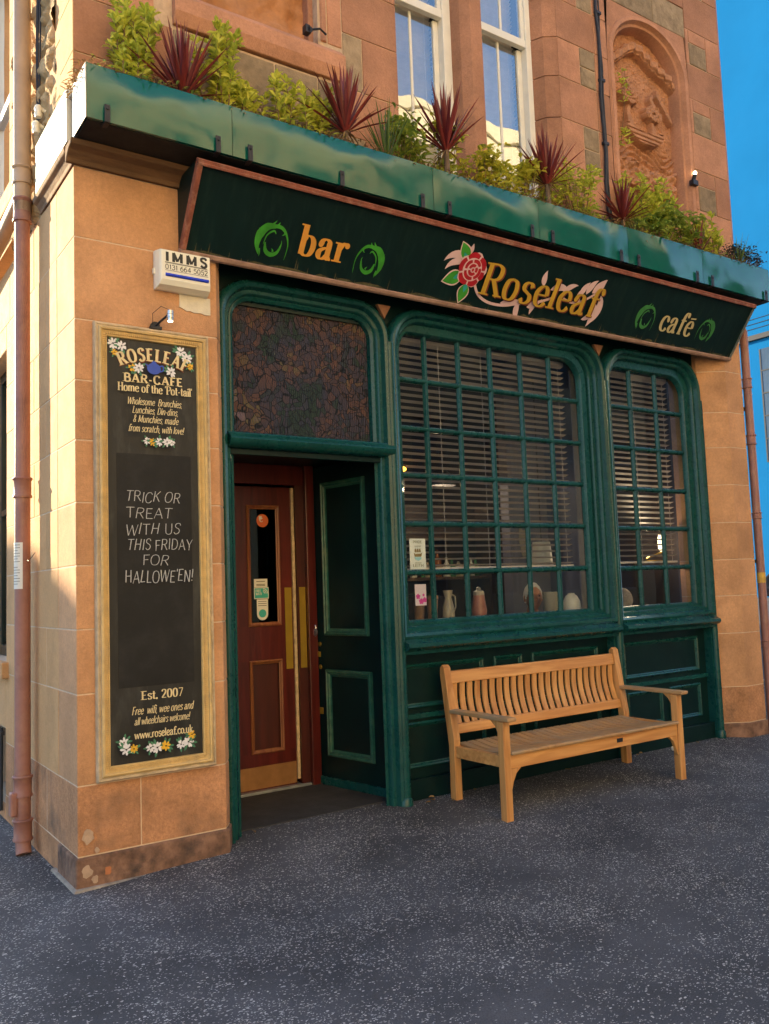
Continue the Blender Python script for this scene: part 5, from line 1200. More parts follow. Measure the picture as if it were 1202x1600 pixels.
mb = MB(); mb.tube([(.515, -.092, 3.533), (.79, -.092, 3.533)], .0105, 10); build('lens_strip', mb, BLUEBAR, ab, smooth=True)
mb = MB(); mb.box(.462, .472, -.03, -.005, 3.55, 3.585); mb.lathe((.484, -.05, 3.60), [(.006, -.012), (.006, 0)], 10, 'y'); build('catch', mb, PLASTIC, ab)
mb = MB(); pts_ = [(.632, 3.455), (.632, 3.375), (.655, 3.366), (.68, 3.352), (.70, 3.357), (.73, 3.348), (.77, 3.353), (.80, 3.345), (.836, 3.347), (.836, 3.455)]; mb.yprism(pts_, -.006, -.0005)
fp = build('filler_patch', mb, PLASTER); tag(fp, 'ragged cream filler patch on the pier just under the alarm box', 'patch')

# ================================================================ DRAINPIPES, CABLES, FIXTURES
pA = thing('drainpipe', (-.085, .97, 0), 'pink-brown cast iron drainpipe on the sunlit lane wall, buff above the sign level', 'drainpipe', 'cast iron drainpipes')
mb = MB(); mb.tube([(-.085, .97, .16), (-.085, .97, 4.20)], .049, 20); mb.tube([(-.085, .97, .17), (-.085, .955, .06), (-.087, .93, gz(-.1, .9)+.005)], .047, 20); build('lower_pipe', mb, PIPE_MAT, pA, smooth=True)
mb = MB(); mb.tube([(-.085, .97, 4.20), (-.085, .97, 8.5)], .056, 20); build('upper_pipe', mb, PIPE_UP, pA, smooth=True)
def collar(x, y, z, r, h=.10, mat=PIPE_MAT, par=None):
    mb = MB(); mb.lathe((x, y, z), [(r, -h*.5), (r*1.22, -h*.5), (r*1.25, -h*.42), (r*1.12, -h*.34), (r*1.12, h*.34), (r*1.25, h*.40), (r*1.32, h*.46), (r*1.22, h*.52), (r, h*.52)], 20); return build('collar', mb, mat, par, smooth=True)
for z in (.42, .15, 2.33): collar(-.085, .97 if z > .2 else .965, z, .049, .13, par=pA)
collar(-.085, .97, 4.21, .05, .16, par=pA); collar(-.085, .97, 4.45, .053, .12, PIPE_UP, pA); collar(-.085, .97, 6.4, .056, .12, PIPE_UP, pA)
mb = MB(); mb.box(-.165, -.12, .93, 1.0, .24, .39); build('access_plate', mb, PIPE_MAT, pA, bevel=.012)
mb = MB(); mb.tube([(-.085, 1.0, 4.32), (-.10, 1.25, 4.27), (-.10, 3.5, 4.10)], .05, 16); build('branch_pipe', mb, PIPE_UP, pA, smooth=True)
nt_ = thing('paper_notice', (-.13, .94, 1.8), 'white printed paper notice tied round the lane drainpipe', 'notice')
mb = MB()
def wrap(u, v):
    a = rad(165+95*u); return (-.085+.0515*math.cos(a), .97+.0515*math.sin(a), 1.67+.30*v)
mb.grid(12, 2, wrap); build('sheet', mb, PAPER, nt_, smooth=True)
mb = MB()
for k in range(15):
    if k == 7: continue
    z = 1.70+k*.018
    def ln(u, v): a = rad(175+(66 if k % 3 else 50)*u); return (-.085+.0518*math.cos(a), .97+.0518*math.sin(a), z+.004*v)
    mb.grid(8, 1, ln)
build('print', mb, GREYINK, nt_)
mb = MB(); mb.tube([(-.05, .92, 1.86), (-.09, .80, 1.85), (-.10, .72, 1.84)], .002, 5); mb.tube([(-.05, .92, 1.86), (-.03, .86, 1.90)], .002, 5); build('cable_tie', mb, IRON, nt_)
pB = thing('drainpipe', (6.66, .02, 0), 'slim pink-brown drainpipe at the far right corner of the pub', 'drainpipe', 'cast iron drainpipes')
mb = MB(); mb.tube([(6.66, .02, .02), (6.66, .02, 4.05), (6.66, .10, 4.3), (6.66, .1, 8.4)], .040, 18); build('pipe', mb, PIPE_MAT, pB, smooth=True)
for z in (3.52, 2.94, 2.17, .9): collar(6.66, .02, z, .04, .10 if z > 2.5 else .06, par=pB)
mb = MB()
for z in (3.25, 1.7): mb.box(6.56, 6.72, .05, .09, z, z+.03)
build('bracket', mb, IRON, pB)
mb = MB(); mb.lathe((6.66, .02, 1.55), [(.0405, -.05), (.0412, -.048), (.0412, .05), (.0405, .052)], 18); build('tape_band', mb, M('yellow_tape', (.60, .36, .06), .6, .2, 20.), pB)
cbk = thing('wall_cable', (4.69, -.02, 4.6), 'black cable running down the upper wall beside the carved niche', 'cable')
mb = MB(); mb.tube([(4.66+.012*math.sin(i*1.9), -.018-.004*(i % 2), 8.4-i*.27) for i in range(14)] + [(4.73, -.02, 4.62)], .014, 8); mb.tube([(4.685+.008*math.sin(i*2.5), -.022, 8.4-i*.27) for i in range(14)] + [(4.75, -.03, 4.62)], .008, 6); build('cable', mb, IRON, cbk, smooth=True)
mb = MB()
for z in (7.4, 6.75, 6.1, 5.5): mb.box(4.645, 4.71, -.034, 0, z, z+.025)
build('clip', mb, IRON, cbk)
sp = thing('niche_spotlight', (5.93, -.02, 5.46), 'tiny lit spotlight at the lower right of the arched niche', 'lamp')
mb = MB(); mb.box(5.90, 5.98, -.05, -.002, 5.42, 5.47); mb.tube([(5.93, -.03, 5.47), (5.93, -.05, 5.52)], .02, 10); build('body', mb, IRON, sp)
mb = MB(); mb.sphere((5.93, -.052, 5.535), .018, .018, .018, 10, 6); build('bulb', mb, emit_mat('spot_glow', (1., .75, .45), 6.), sp)
sp = thing('ledge_spotlight', (1.58, -.03, 5.52), 'small black unlit spotlight and clip on the left wall ledge', 'lamp')
mb = MB(); mb.tube([(1.60, -.0, 5.50), (1.60, -.06, 5.50)], .022, 10); mb.tube([(1.60, -.05, 5.50), (1.68, -.06, 5.53), (1.74, -.04, 5.52)], .008, 6); mb.box(1.565, 1.6, -.06, -.01, 5.475, 5.53); build('body', mb, IRON, sp)
cbk = thing('lane_cable', (-.02, 1.02, 4.7), 'thin grey cables and insulators hanging by the lane drainpipe', 'cable')
mb = MB()
for k, y in enumerate((.78, .83, .86)): mb.tube([(-.012-.006*noise.noise(Vector((i*.7, k, 0))), y+.015*math.sin(i*1.3+k), 8.2-i*.31) for i in range(12)], .006, 6)
build('wires', mb, IRON, cbk, smooth=True)
mb = MB()
for y, z in ((.66, 4.78), (.72, 4.70)): mb.tube([(-.005, y, z), (-.05, y, z+.02)], .012, 8); mb.lathe((-.05, y, z), [(.02, -.05), (.026, -.03), (.02, -.01), (.026, .01), (.018, .03)], 12)
build('insulator', mb, PLASTIC, cbk, smooth=True)

# ================================================================ BENCH
bn = thing('garden_bench', (3.62, -.2, .0), 'slatted teak garden bench with arms in front of the green panelling', 'bench')
bx0, bx1, yF, yB = 2.665, 4.575, -.525, .075
mb = MB()
def obx(mb, *a): mb.box(*a)
for x in (bx0, bx1-.062):
    m1 = MB(); m1.prism([(x, yF), (x+.062, yF), (x+.062, yF+.062), (x, yF+.062)], -.02, .655); build('front_leg', m1, TEAK_V, bn, bevel=.006)
    m1 = MB()                                                       # raked rear post with rounded head
    prof = [(yB-.062, -.02+.02), (yB+.004, .0), (yB+.0, .42), (yB+.075, .93), (yB+.072, .985), (yB+.045, 1.008), (yB+.02, .985), (yB-.062, .47)]
    m1.xprism(prof, x, x+.062); build('rear_post', m1, TEAK_V, bn, bevel=.006)
    m1 = MB(); m1.box(x-.004, x+.078, yF-.055, yB-.02, .658, .686); build('arm_rest', m1, TEAK_W, bn, bevel=.008)
    m1 = MB(); m1.box(x+.012, x+.052, yF+.064, yB-.064, .345, .425); m1.box(x+.016, x+.046, yF+.064, yB-.064, .14, .19) if False else None; build('side_rail', m1, TEAK, bn, bevel=.004)
m1 = MB(); m1.box(bx0+.064, bx1-.064, yF+.012, yF+.045, .335, .425); build('front_apron', m1, TEAK, bn, bevel=.004)
m1 = MB(); m1.box(bx0+.064, bx1-.064, yB-.05, yB-.015, .335, .42); build('rear_apron', m1, TEAK, bn, bevel=.004)
for sgn, x in ((1, bx0+.0635), (-1, bx1-.0635)):
    m1 = MB(); m1.yprism([(x, .334), (x+sgn*.10, .334), (x+sgn*.055, .30), (x+sgn*.028, .25), (x+sgn*.012, .20), (x, .18)], yF+.015, yF+.043); build('corner_brace', m1, TEAK_V, bn, bevel=.003)
    m1 = MB(); m1.xprism([(yF+.063, .657), (yF+.15, .657), (yF+.10, .62), (yF+.063, .56)], min(x-sgn*.05, x-sgn*.02), max(x-sgn*.05, x-sgn*.02)); build('arm_brace', m1, TEAK_V, bn, bevel=.003)
m1 = MB(); m1.box(bx0-.0, bx1, yF-.02, yF+.045, .4265, .452) if False else m1.box(bx0+.064, bx1-.064, yF-.012, yF+.052, .4265, .45); build('seat_nosing', m1, TEAK_W, bn, bevel=.008)
ns = 24
for k in range(ns):
    x = bx0+.068+(bx1-bx0-.136)*(k+.5)/ns; w = (bx1-bx0-.136)/ns*.83; m1 = MB(); lps = []
    for j in range(9):
        t = j/8; y = yF+.054+(yB-.03-yF-.054)*t; z = .447-.028*math.sin(math.pi*min(1, t*1.05))*1.0-.004*t
        lps.append([(x-w/2, y, z-.018), (x+w/2, y, z-.018), (x+w/2, y, z), (x-w/2, y, z)])
    m1.loops(lps, cap0=True, cap1=True); build('seat_slat', m1, TEAK_W, bn, bevel=.003)
def backy(z): return yB-.03+(z-.42)*.145
m1 = MB()
def railp(z0, z1, th): return [(backy(z0)-th/2, z0), (backy(z0)+th/2, z0), (backy(z1)+th/2, z1), (backy(z1)-th/2, z1)]
m1.xprism(railp(.865, .955, .036), bx0+.0635, bx1-.0635); build('top_rail', m1, TEAK, bn, bevel=.006)
m1 = MB(); m1.xprism(railp(.505, .575, .034), bx0+.0635, bx1-.0635); build('back_rail', m1, TEAK, bn, bevel=.005)
nb = 24
for k in range(nb):
    x = bx0+.064+(bx1-bx0-.128)*(k+.5)/nb; w = (bx1-bx0-.128)/nb*.66; m1 = MB(); lps = []
    for j in range(8):
        t = j/7; z = .5755+.289*t; y = backy(z)+.022*math.sin(math.pi*t)
        lps.append([(x-w/2, y-.008, z), (x+w/2, y-.008, z), (x+w/2, y+.008, z), (x-w/2, y+.008, z)])
    m1.loops(lps, cap0=True, cap1=True); build('back_slat', m1, TEAK_V, bn, bevel=.003)
m1 = MB(); m1.box(3.80, 3.865, yF+.0085, yF+.0118, .372, .402); pq = build('plaque', m1, IRON, bn, bevel=.002)

# ================================================================ BEHIND THE GLASS
def blind(x0, x1, ztop, zbot, y, label, step=.0515, tilt=-17):
    t = thing('venetian_blind', ((x0+x1)/2, y, zbot), label, 'blind', 'venetian blinds behind the pub windows')
    z = ztop-.04
    mb = MB()
    while z > zbot+.02:
        a = rad(tilt+R_.uniform(-2.5, 2.5)); dz = .022*math.sin(a); dy = .022*math.cos(a); sag = R_.uniform(-.002, .002)
        mb.loops([[(x0, y-dy, z-dz), (x0, y, z+.003), (x0, y+dy, z+dz), (x0, y, z+.0005)], [(x1, y-dy, z-dz+sag), (x1, y, z+.003+sag), (x1, y+dy, z+dz+sag), (x1, y, z+.0005+sag)]], cap0=True, cap1=True)
        z -= step
    build('slats', mb, SLAT, t)
    mb = MB(); mb.box(x0, x1, y-.025, y+.025, ztop-.03, ztop); build('head_rail', mb, SLAT, t); mb = MB(); mb.box(x0, x1, y-.02, y+.02, zbot, zbot+.018); build('bottom_rail', mb, SLAT, t)
    mb = MB(); k = int((x1-x0)/.6)+1
    for i in range(k+1): x = x0+.08+(x1-x0-.16)*i/k; mb.box(x-.0015, x+.0015, y-.026, y-.024, zbot, ztop)
    build('cords', mb, SLAT, t)
blind(2.40, 4.36, 3.54, 1.715, .37, 'wide half-lowered slatted blind behind the larger pub window')
blind(4.76, 5.80, 3.54, 1.73, .37, 'narrow half-lowered slatted blind behind the right-hand pub window')

for xa, xb, lb in ((2.44, 3.0, 'blind behind the left upper sash window'), (3.4, 3.94, 'blind behind the right upper sash window')): blind(xa, xb, 7.3, 4.85, .36, lb, step=.043, tilt=-38)

# posters stuck inside the glass
pf = front(.2535)
po = thing('poster', (2.585, .26, 1.72), 'white poster with a small sailing ship emblem taped inside the window', 'poster')
mb = MB(); mb.box(2.51, 2.66, .254, .2555, 1.72, 1.952); build('sheet', mb, M('poster_white', (.78, .78, .74), .6, .04, 6., bump=0), po)
pf = front(.2538)
mb = MB(); lf = Lift(.0001); text(mb, 'PRIDE', pf, 2.585, 1.917, .020, .085, .2, .12, align='c', lift=lf); text(mb, 'LEITH', pf, 2.585, 1.738, .021, .10, .24, .14, align='c', lift=lf)
for z in (1.895, 1.768): ribbon(mb, [(2.555, z), (2.615, z)], .004, pf, lf())
build('print', mb, M('poster_olive_ink', (.16, .16, .06), .6, .1, 9., bump=0), po, fixn=False)
mb = MB(); poly(mb, [(2.545, 1.845), (2.555, 1.815), (2.615, 1.815), (2.627, 1.85), (2.612, 1.838), (2.56, 1.836)], pf, lf())
for x in (2.565, 2.585, 2.605): ribbon(mb, [(x, 1.84), (x, 1.885)], .003, pf, lf()); poly(mb, [(x-.012, 1.85), (x+.008, 1.85), (x+.004, 1.875), (x-.010, 1.872)], pf, lf())
build('ship_emblem', mb, M('poster_brown_ink', (.25, .17, .06), .6, .1, 9., bump=0), po, fixn=False)
mb = MB(); poly(mb, [(2.55, 1.812), (2.62, 1.812), (2.612, 1.795), (2.585, 1.783), (2.558, 1.795)], pf, lf()); build('blue_waves', mb, M('poster_pale_blue', (.30, .55, .60), .6, .1, 9., bump=0), po, fixn=False)
po = thing('flower_card', (2.60, .26, 1.44), 'small pale card with magenta flowers taped inside the window below the poster', 'card')
mb = MB(); mb.box(2.545, 2.65, .254, .2555, 1.447, 1.607); build('sheet', mb, M('card_pale_pink', (.72, .60, .64), .6, .06, 8., bump=0), po)
mb = MB(); lf = Lift(.0001)
for x, z, r in ((2.572, 1.515, .022), (2.60, 1.478, .024), (2.632, 1.488, .022), (2.622, 1.525, .012)):
    for k in range(5): poly(mb, leafshape2(x, z, r, r*.8, 1.2566*k+.3), front(.2538), lf())
build('print', mb, M('magenta_ink', (.62, .05, .30), .6, .2, 30., bump=0), po, fixn=False)
# small orange lamp on the blind's left end
t = thing('window_lamp', (2.50, .30, 2.47), 'small lit orange lamp at the upper left of the big pub window', 'lamp')
mb = MB(); mb.sphere((2.50, .30, 2.487), .042, .02, .02, 12, 8); build('glowing_shade', mb, emit_mat('orange_glow', (1., .36, .03), 3.), t, smooth=True)
mb = MB(); mb.box(2.47, 2.53, .285, .315, 2.506, 2.516); build('holder', mb, IRON, t)
# pots, jug and vase along the inner ledge
TERRA = M('terracotta', (.26, .14, .08), .8, .15, 12., bump=.2); CERAM = M('cream_ceramic', (.34, .29, .22), .3, .08, 8., bump=0); PINKC = M('pink_copper_glaze', (.34, .13, .09), .35, .3, 10., bump=.05); WHITEC = M('white_ceramic', (.48, .46, .42), .3, .05, 8., bump=0)
def pot(x, label, y=.42):
    t = thing('plant_pot', (x, y, 1.28), label, 'plant pot', 'pots on the inner window ledge'); mb = MB(); mb.lathe((x, y, 1.281), [(.035, 0), (.044, .20), (.050, .205), (.050, .235), (.044, .235), (.040, .16)], 18); build('pot', mb, TERRA, t, smooth=True)
    mb = MB()
    for k in range(26): a = k*2.4; leaf(mb, Vector((x, y, 1.50)), Vector((math.cos(a), math.sin(a), R_.uniform(.3, 1.6))), R_.uniform(.05, .12), .03, .3)
    build('sprig', mb, LV_DARK, t, fixn=False)
pot(2.70, 'left small terracotta pot with a sprig on the inner window ledge'); pot(2.83, 'second small terracotta pot with a sprig, nearer the first glazing bar')
t = thing('cream_jug', (2.99, .42, 1.28), 'tall cream jug standing inside the window second pane from the left', 'jug'); mb = MB(); mb.lathe((2.99, .42, 1.281), [(.04, 0), (.05, .05), (.045, .14), (.026, .21), (.040, .27), (.034, .268), (.02, .2)], 18); build('body', mb, CERAM, t, smooth=True)
mb = MB(); mb.tube([(3.025, .42, 1.52), (3.06, .42, 1.50), (3.065, .42, 1.42), (3.035, .42, 1.36)], .007, 8); build('handle', mb, CERAM, t, smooth=True)
t = thing('pink_vase', (3.31, .42, 1.28), 'pinkish copper vase with a lid knob inside the third bottom pane', 'vase'); mb = MB(); mb.lathe((3.31, .42, 1.281), [(.055, 0), (.062, .10), (.050, .19), (.046, .22)], 18); build('body', mb, PINKC, t, smooth=True)
mb = MB(); mb.lathe((3.31, .42, 1.502), [(.048, 0), (.045, .03), (.016, .045), (.018, .06), (.0, .07)], 18); build('lid', mb, CERAM, t, smooth=True)
t = thing('cream_cup', (4.14, .44, 1.28), 'large cream cup on the inner ledge in the fifth bottom pane', 'cup'); mb = MB(); mb.lathe((4.14, .44, 1.281), [(.04, 0), (.06, .06), (.068, .22), (.062, .22), (.055, .1)], 18); build('body', mb, CERAM, t, smooth=True)
mb = MB(); mb.tube([(4.205, .44, 1.45), (4.24, .44, 1.43), (4.23, .44, 1.36), (4.195, .44, 1.35)], .008, 8); build('handle', mb, CERAM, t, smooth=True)
t = thing('white_bowl', (4.39, .43, 1.28), 'upturned white bowl on the inner ledge in the last bottom pane', 'bowl'); mb = MB(); mb.lathe((4.39, .43, 1.281), [(.082, 0), (.084, .06), (.075, .13), (.05, .175), (.03, .19), (.03, .2), (.0, .2)], 20); build('body', mb, WHITEC, t, smooth=True)
t = thing('pendant_lamp', (4.62, 1.0, 3.5), 'pale lampshade hanging inside near the last column of panes', 'lamp'); mb = MB(); mb.lathe((4.62, 1.0, 1.75), [(.105, 0), (.085, .22), (.078, .22), (.098, 0)], 20); build('lampshade', mb, WHITEC, t, smooth=True)
mb = MB(); mb.tube([(4.62, 1.0, 1.96), (4.62, 1.0, 3.54)], .004, 6); build('flex', mb, IRON, t)
t = thing('wall_sign', (4.70, 1.29, 1.9), 'small torn pale paper pinned on the grey inner wall', 'paper'); mb = MB(); mb.yprism([(4.64, 1.84), (4.76, 1.86), (4.74, 2.12), (4.66, 2.10), (4.61, 2.16), (4.60, 2.0)], 1.285, 1.29); build('sheet', mb, CERAM, t)
# shelf of bottles at the back of the room
t = thing('back_shelf', (4.0, 1.95, 1.0), 'dark wooden bar shelf with bottles behind the window seats', 'shelf'); mb = MB(); mb.box(3.25, 4.70, 1.86, 2.06, 1.645, 1.675); mb.box(3.25, 4.70, 1.86, 2.06, 2.05, 2.08); mb.box(3.22, 3.25, 1.86, 2.08, .2, 2.4); mb.box(4.70, 4.73, 1.86, 2.08, .2, 2.4); build('boards', mb, ROOM_FLOOR, t); mb = MB(); mb.box(3.25, 4.70, 2.062, 2.08, .2, 2.4); build('back_panel', mb, ROOM, t)
BOT = [M('brown_bottle', (.16, .06, .02), .15, .1, 5., bump=0), M('clear_bottle', (.40, .41, .39), .12, .1, 5., bump=0), M('green_bottle', (.04, .13, .05), .15, .1, 5., bump=0), M('pale_jar', (.34, .30, .24), .3, .1, 5., bump=0)]
for k in range(15):
    x = 3.33+k*.092+R_.uniform(-.02, .02); hk = R_.uniform(.6, 1.05); fat = R_.uniform(.8, 1.35)
    mb = MB(); y_ = 1.95+R_.uniform(-.04, .04)
    if k % 4 == 3: mb.lathe((x, y_, 1.676), [(.034*fat, 0), (.05*fat, .03), (.052*fat, .09), (.035*fat, .12), (.018, .13), (.014, .15), (0, .155)], 14)
    else: mb.lathe((x, y_, 1.676), [(.030*fat, 0), (.032*fat, .02), (.032*fat, .16*hk), (.014, .21*hk), (.013, .28*hk), (0, .28*hk)], 12)
    o = build('bottle', mb, BOT[k % 4], smooth=True)
    tag(o, 'dim bottle or jar among a row on the bar shelf behind the window seats', 'bottle', 'bottles on the back bar shelf')
t = thing('wall_lamp', (5.92, .62, 1.9), 'lit pale wall lamp inside the right-hand window, at its far side', 'lamp')
mb = MB(); mb.lathe((5.92, .62, 1.93), [(.015, -.08), (.032, -.05), (.034, .05), (.022, .09), (.0, .10)], 16); build('lampshade', mb, emit_mat('wall_lamp_glow', (1., .80, .50), 1.2), t, smooth=True)
mb = MB(); mb.tube([(5.92, .62, 1.84), (5.72, .66, 1.78), (5.90, .8, 1.76), (6.2, .8, 1.76)], .008, 8); build('arm', mb, BRASS, t)
for x_, y_, z_, lb_ in ((3.85, 1.55, 2.55, 'added dark hanging lamp over the middle of the pub room'), (3.6, 3.7, 2.9, 'added dark hanging lamp over the back bar')):  # added fittings that house the fill lights for the blinds and room
    t = thing('pendant_lamp', (x_, y_, z_), lb_, 'lamp', 'added pendant lamps'); mb = MB(); mb.loops([[(x_+r*math.cos(a*.3927), y_+r*math.sin(a*.3927), z_+h) for a in range(16)] for r, h in ((.15, 0), (.12, .10), (.03, .18), (.02, .2))]); build('lampshade', mb, IRON, t, smooth=True)
    mb = MB(); mb.tube([(x_, y_, z_+.2), (x_, y_, 3.95)], .004, 6); build('flex', mb, IRON, t)
    mb = MB(); mb.sphere((x_, y_, z_+.09), .028, .028, .034, 12, 8); build('bulb', mb, emit_mat('added_bulb_glow', (1., .7, .4), 4.), t, smooth=True)
for nm_, lc, en in (('pendant_fill_light', (3.85, 1.55, 2.54), 3.5), ('wall_lamp_light', (5.86, .74, 1.95), 2.5)):  # pendant one is added fill; the other belongs to the wall lamp
    q_ = bpy.data.lights.new(nm_, 'POINT'); q_.energy = en; q_.color = (1., .72, .45); q_.shadow_soft_size = .02
    qo = bpy.data.objects.new(nm_, q_); qo.location = lc; COL.objects.link(qo)
PL = bpy.data.lights.new('back_room_fill_light', 'POINT'); PL.energy = 14.; PL.color = (1., .62, .30); PL.shadow_soft_size = .02  # added fill light to lift the dark back of the room
po_ = bpy.data.objects.new('back_room_fill_light', PL); po_.location = (3.6, 3.7, 2.88); COL.objects.link(po_)

# ---- people at the tables inside
SKIN = M('skin', (.40, .18, .115), .5, .12, 14., bump=.1, bs=120); HAIRW = M('white_hair', (.68, .66, .63), .6, .2, 40., bump=.6, bs=90); HAIRG = M('cropped_grey_hair', (.30, .25, .23), .7, .25, 60., bump=.5, bs=120)
JACK = M('slate_jacket', (.13, .13, .17), .85, .2, 10., bump=.3); JACK2 = M('black_jacket', (.012, .012, .016), .8, .2, 10., bump=.3); TROU = M('dark_trousers', (.03, .03, .04), .85, .2, 10., bump=.2); SCARF = M('pale_scarf', (.35, .38, .48), .9, .25, 20., bump=.4); DARK = M('pupil_dark', (.01, .008, .007), .2, 0, 5., bump=0)
def person(x, y, ztop, facing, label, jacket, hair, long_hair):
    """Seated figure; ztop is the crown of the head; facing is the angle of the face from -Y (radians)."""
    zseat = ztop-.90
    t = thing('person', (x, y, zseat-.45), label, 'person'); ca, sa = math.cos(facing), math.sin(facing)
    def W(px, py, pz): return (x+px*ca-py*sa, y+px*sa+py*ca, zseat+pz)
    V = []; E_ = []; Rr = []
    def jn(p, r, a=None):
        V.append(W(*p)); Rr.append(r); 
        if a is not None: E_.append((a, len(V)-1))
        return len(V)-1
    pel = jn((0, .02, .10), .135); wai = jn((0, .02, .26), .125, pel); che = jn((0, .0, .44), .145, wai); nk0 = jn((0, .01, .575), .075, che); nk = jn((0, -.005, .655), .052, nk0); hd = jn((0, -.01, .72), .055, nk)
    for s in (-1, 1):
        hp = jn((s*.09, -.04, .08), .095, pel); kn = jn((s*.12, -.46, .10), .065, hp); an = jn((s*.12, -.44, -.36), .045, kn); jn((s*.12, -.60, -.41), .038, an)
        sh = jn((s*.175, .0, .50), .070, che); el = jn((s*.235, -.08, .24), .050, sh); wr = jn((s*.12, -.32, .27), .034, el); pm = jn((s*.10, -.38, .275), .032, wr)
        for k in range(4):
            f1 = jn((s*(.075+.018*k), -.425+.004*abs(k-1), .272), .010, pm); f2 = jn((s*(.072+.018*k), -.455+.008*abs(k-1), .262), .0085, f1); jn((s*(.070+.018*k), -.475+.01*abs(k-1), .250), .0075, f2)
        th = jn((s*.062, -.375, .268), .011, pm); jn((s*.045, -.405, .262), .009, th)
    me = bpy.data.meshes.new('body'); me.from_pydata(V, E_, []); tmp = bpy.data.objects.new('body_tmp', me); COL.objects.link(tmp)
    sk = tmp.modifiers.new('skin', 'SKIN'); sb_ = tmp.modifiers.new('sub', 'SUBSURF'); sb_.levels = 2; sb_.render_levels = 2
    for i, r in enumerate(Rr): me.skin_vertices[0].data[i].radius = (r, r); me.skin_vertices[0].data[i].use_root = (i == 0)
    bpy.context.view_layer.update(); dg = bpy.context.evaluated_depsgraph_get(); ev = tmp.evaluated_get(dg).to_mesh()
    mb = MB(); inv = lambda p: ((p[0]-x)*ca+(p[1]-y)*sa, -(p[0]-x)*sa+(p[1]-y)*ca, p[2]-zseat)
    vs = [tuple(v.co) for v in ev.vertices]; base = len(mb.v); mb.v += vs
    for p in ev.polygons:
        c = inv(tuple(p.center)); mb.f.append(tuple(p.vertices)); mb.mi.append(0 if (c[2] > .625 or (c[1] < -.335 and c[2] > .2)) else (2 if c[2] < .13 else 1))
    bpy.data.objects.remove(tmp)
    # head, face towards -Y of the figure
    def hshape(th, ph):
        nx, ny, nz = math.sin(th)*math.cos(ph), math.sin(th)*math.sin(ph), math.cos(th)
        px, py, pz = .077*nx, .096*ny, .122*nz
        if pz < 0: px *= 1-.32*(-nz)**1.5; py = py*(1-.10*(-nz)) - .012*(-nz)
        f = max(0, -ny)**3; g = lambda cx, cz, sx, sz: math.exp(-((px-cx)/sx)**2-((pz-cz)/sz)**2)*f
        py -= .030*g(0, -.018, .012, .022) + .012*g(0, .012, .009, .022) - .013*(g(.031, .012, .016, .012)+g(-.031, .012, .016, .012)) + .008*(g(.03, .032, .022, .008)+g(-.03, .032, .022, .008)) + .006*g(0, -.062, .024, .006) + .006*g(0, -.076, .02, .006) - .007*g(0, -.069, .03, .0035) + .010*g(0, -.098, .02, .014) + .006*(g(.045, -.02, .018, .02)+g(-.045, -.02, .018, .02))
        return px, py, pz
    HC = (0, -.03, .778); n1, n2 = 44, 34; b0 = len(mb.v)
    for j in range(n2+1):
        for k in range(n1):
            p = hshape(math.pi*j/n2, 2*math.pi*k/n1); mb.v.append(W(p[0]+HC[0], p[1]+HC[1], p[2]+HC[2]))
    for j in range(n2):
        for k in range(n1): k2 = (k+1) % n1; mb.f.append((b0+j*n1+k, b0+(j+1)*n1+k, b0+(j+1)*n1+k2, b0+j*n1+k2)); mb.mi.append(0)
    mb.cur = 0
    for s in (-1, 1):
        b0 = len(mb.v); tmpb = MB(); tmpb.sphere((0, 0, 0), .010, .020, .032, 10, 8); mb.add([W(s*.078+v[0], -.02+v[1]+HC[1]*.4, v[2]+.77) for v in tmpb.v], tmpb.f)
    body = build('body', mb, [SKIN, jacket, TROU], t, smooth=True)
    hb = MB()
    for j in range(n2+1):
        for k in range(n1):
            th, ph = math.pi*j/n2*.62, 2*math.pi*k/n1; p = hshape(th, ph); fr = max(0, -math.sin(ph))
            e = (1.10 if long_hair else 1.035)+(.05*noise.noise(Vector((p[0]*40, p[1]*40, p[2]*40))) if long_hair else 0)
            lim = (.62 if long_hair else .62); cut = th > math.pi*(.62-lim*.62*fr**1.2)
            if cut: e = .93
            hb.v.append(W(p[0]*e+HC[0], p[1]*e+HC[1]+.004, p[2]*e+HC[2]))
    for j in range(n2):
        for k in range(n1): k2 = (k+1) % n1; hb.f.append((j*n1+k, (j+1)*n1+k, (j+1)*n1+k2, j*n1+k2)); hb.mi.append(0)
    build('hair', hb, hair, t, smooth=True)
    eb = MB()
    for s in (-1, 1): q = MB(); q.sphere((0, 0, 0), .011, .006, .005, 10, 6); eb.add([W(s*.031+v[0], -.109+v[1], .790+v[2]) for v in q.v], q.f)
    build('eyes', eb, DARK, t, smooth=True)
    nb_ = MB(); nb_.tube([W(.085*math.cos(a), .0+.075*math.sin(a), .60+.012*math.sin(a)) for a in [i*math.pi/8 for i in range(16)]], .024, 10, closed=True); build('scarf', nb_, SCARF if long_hair else jacket, t, smooth=True)
    return t
person(4.21, .74, 1.575, rad(-24), 'white-haired person in a slate jacket seated inside the large window', JACK, HAIRW, True)
person(5.30, .60, 1.50, rad(200), 'person with cropped grey hair, back turned, inside the right-hand window', JACK2, HAIRG, False)
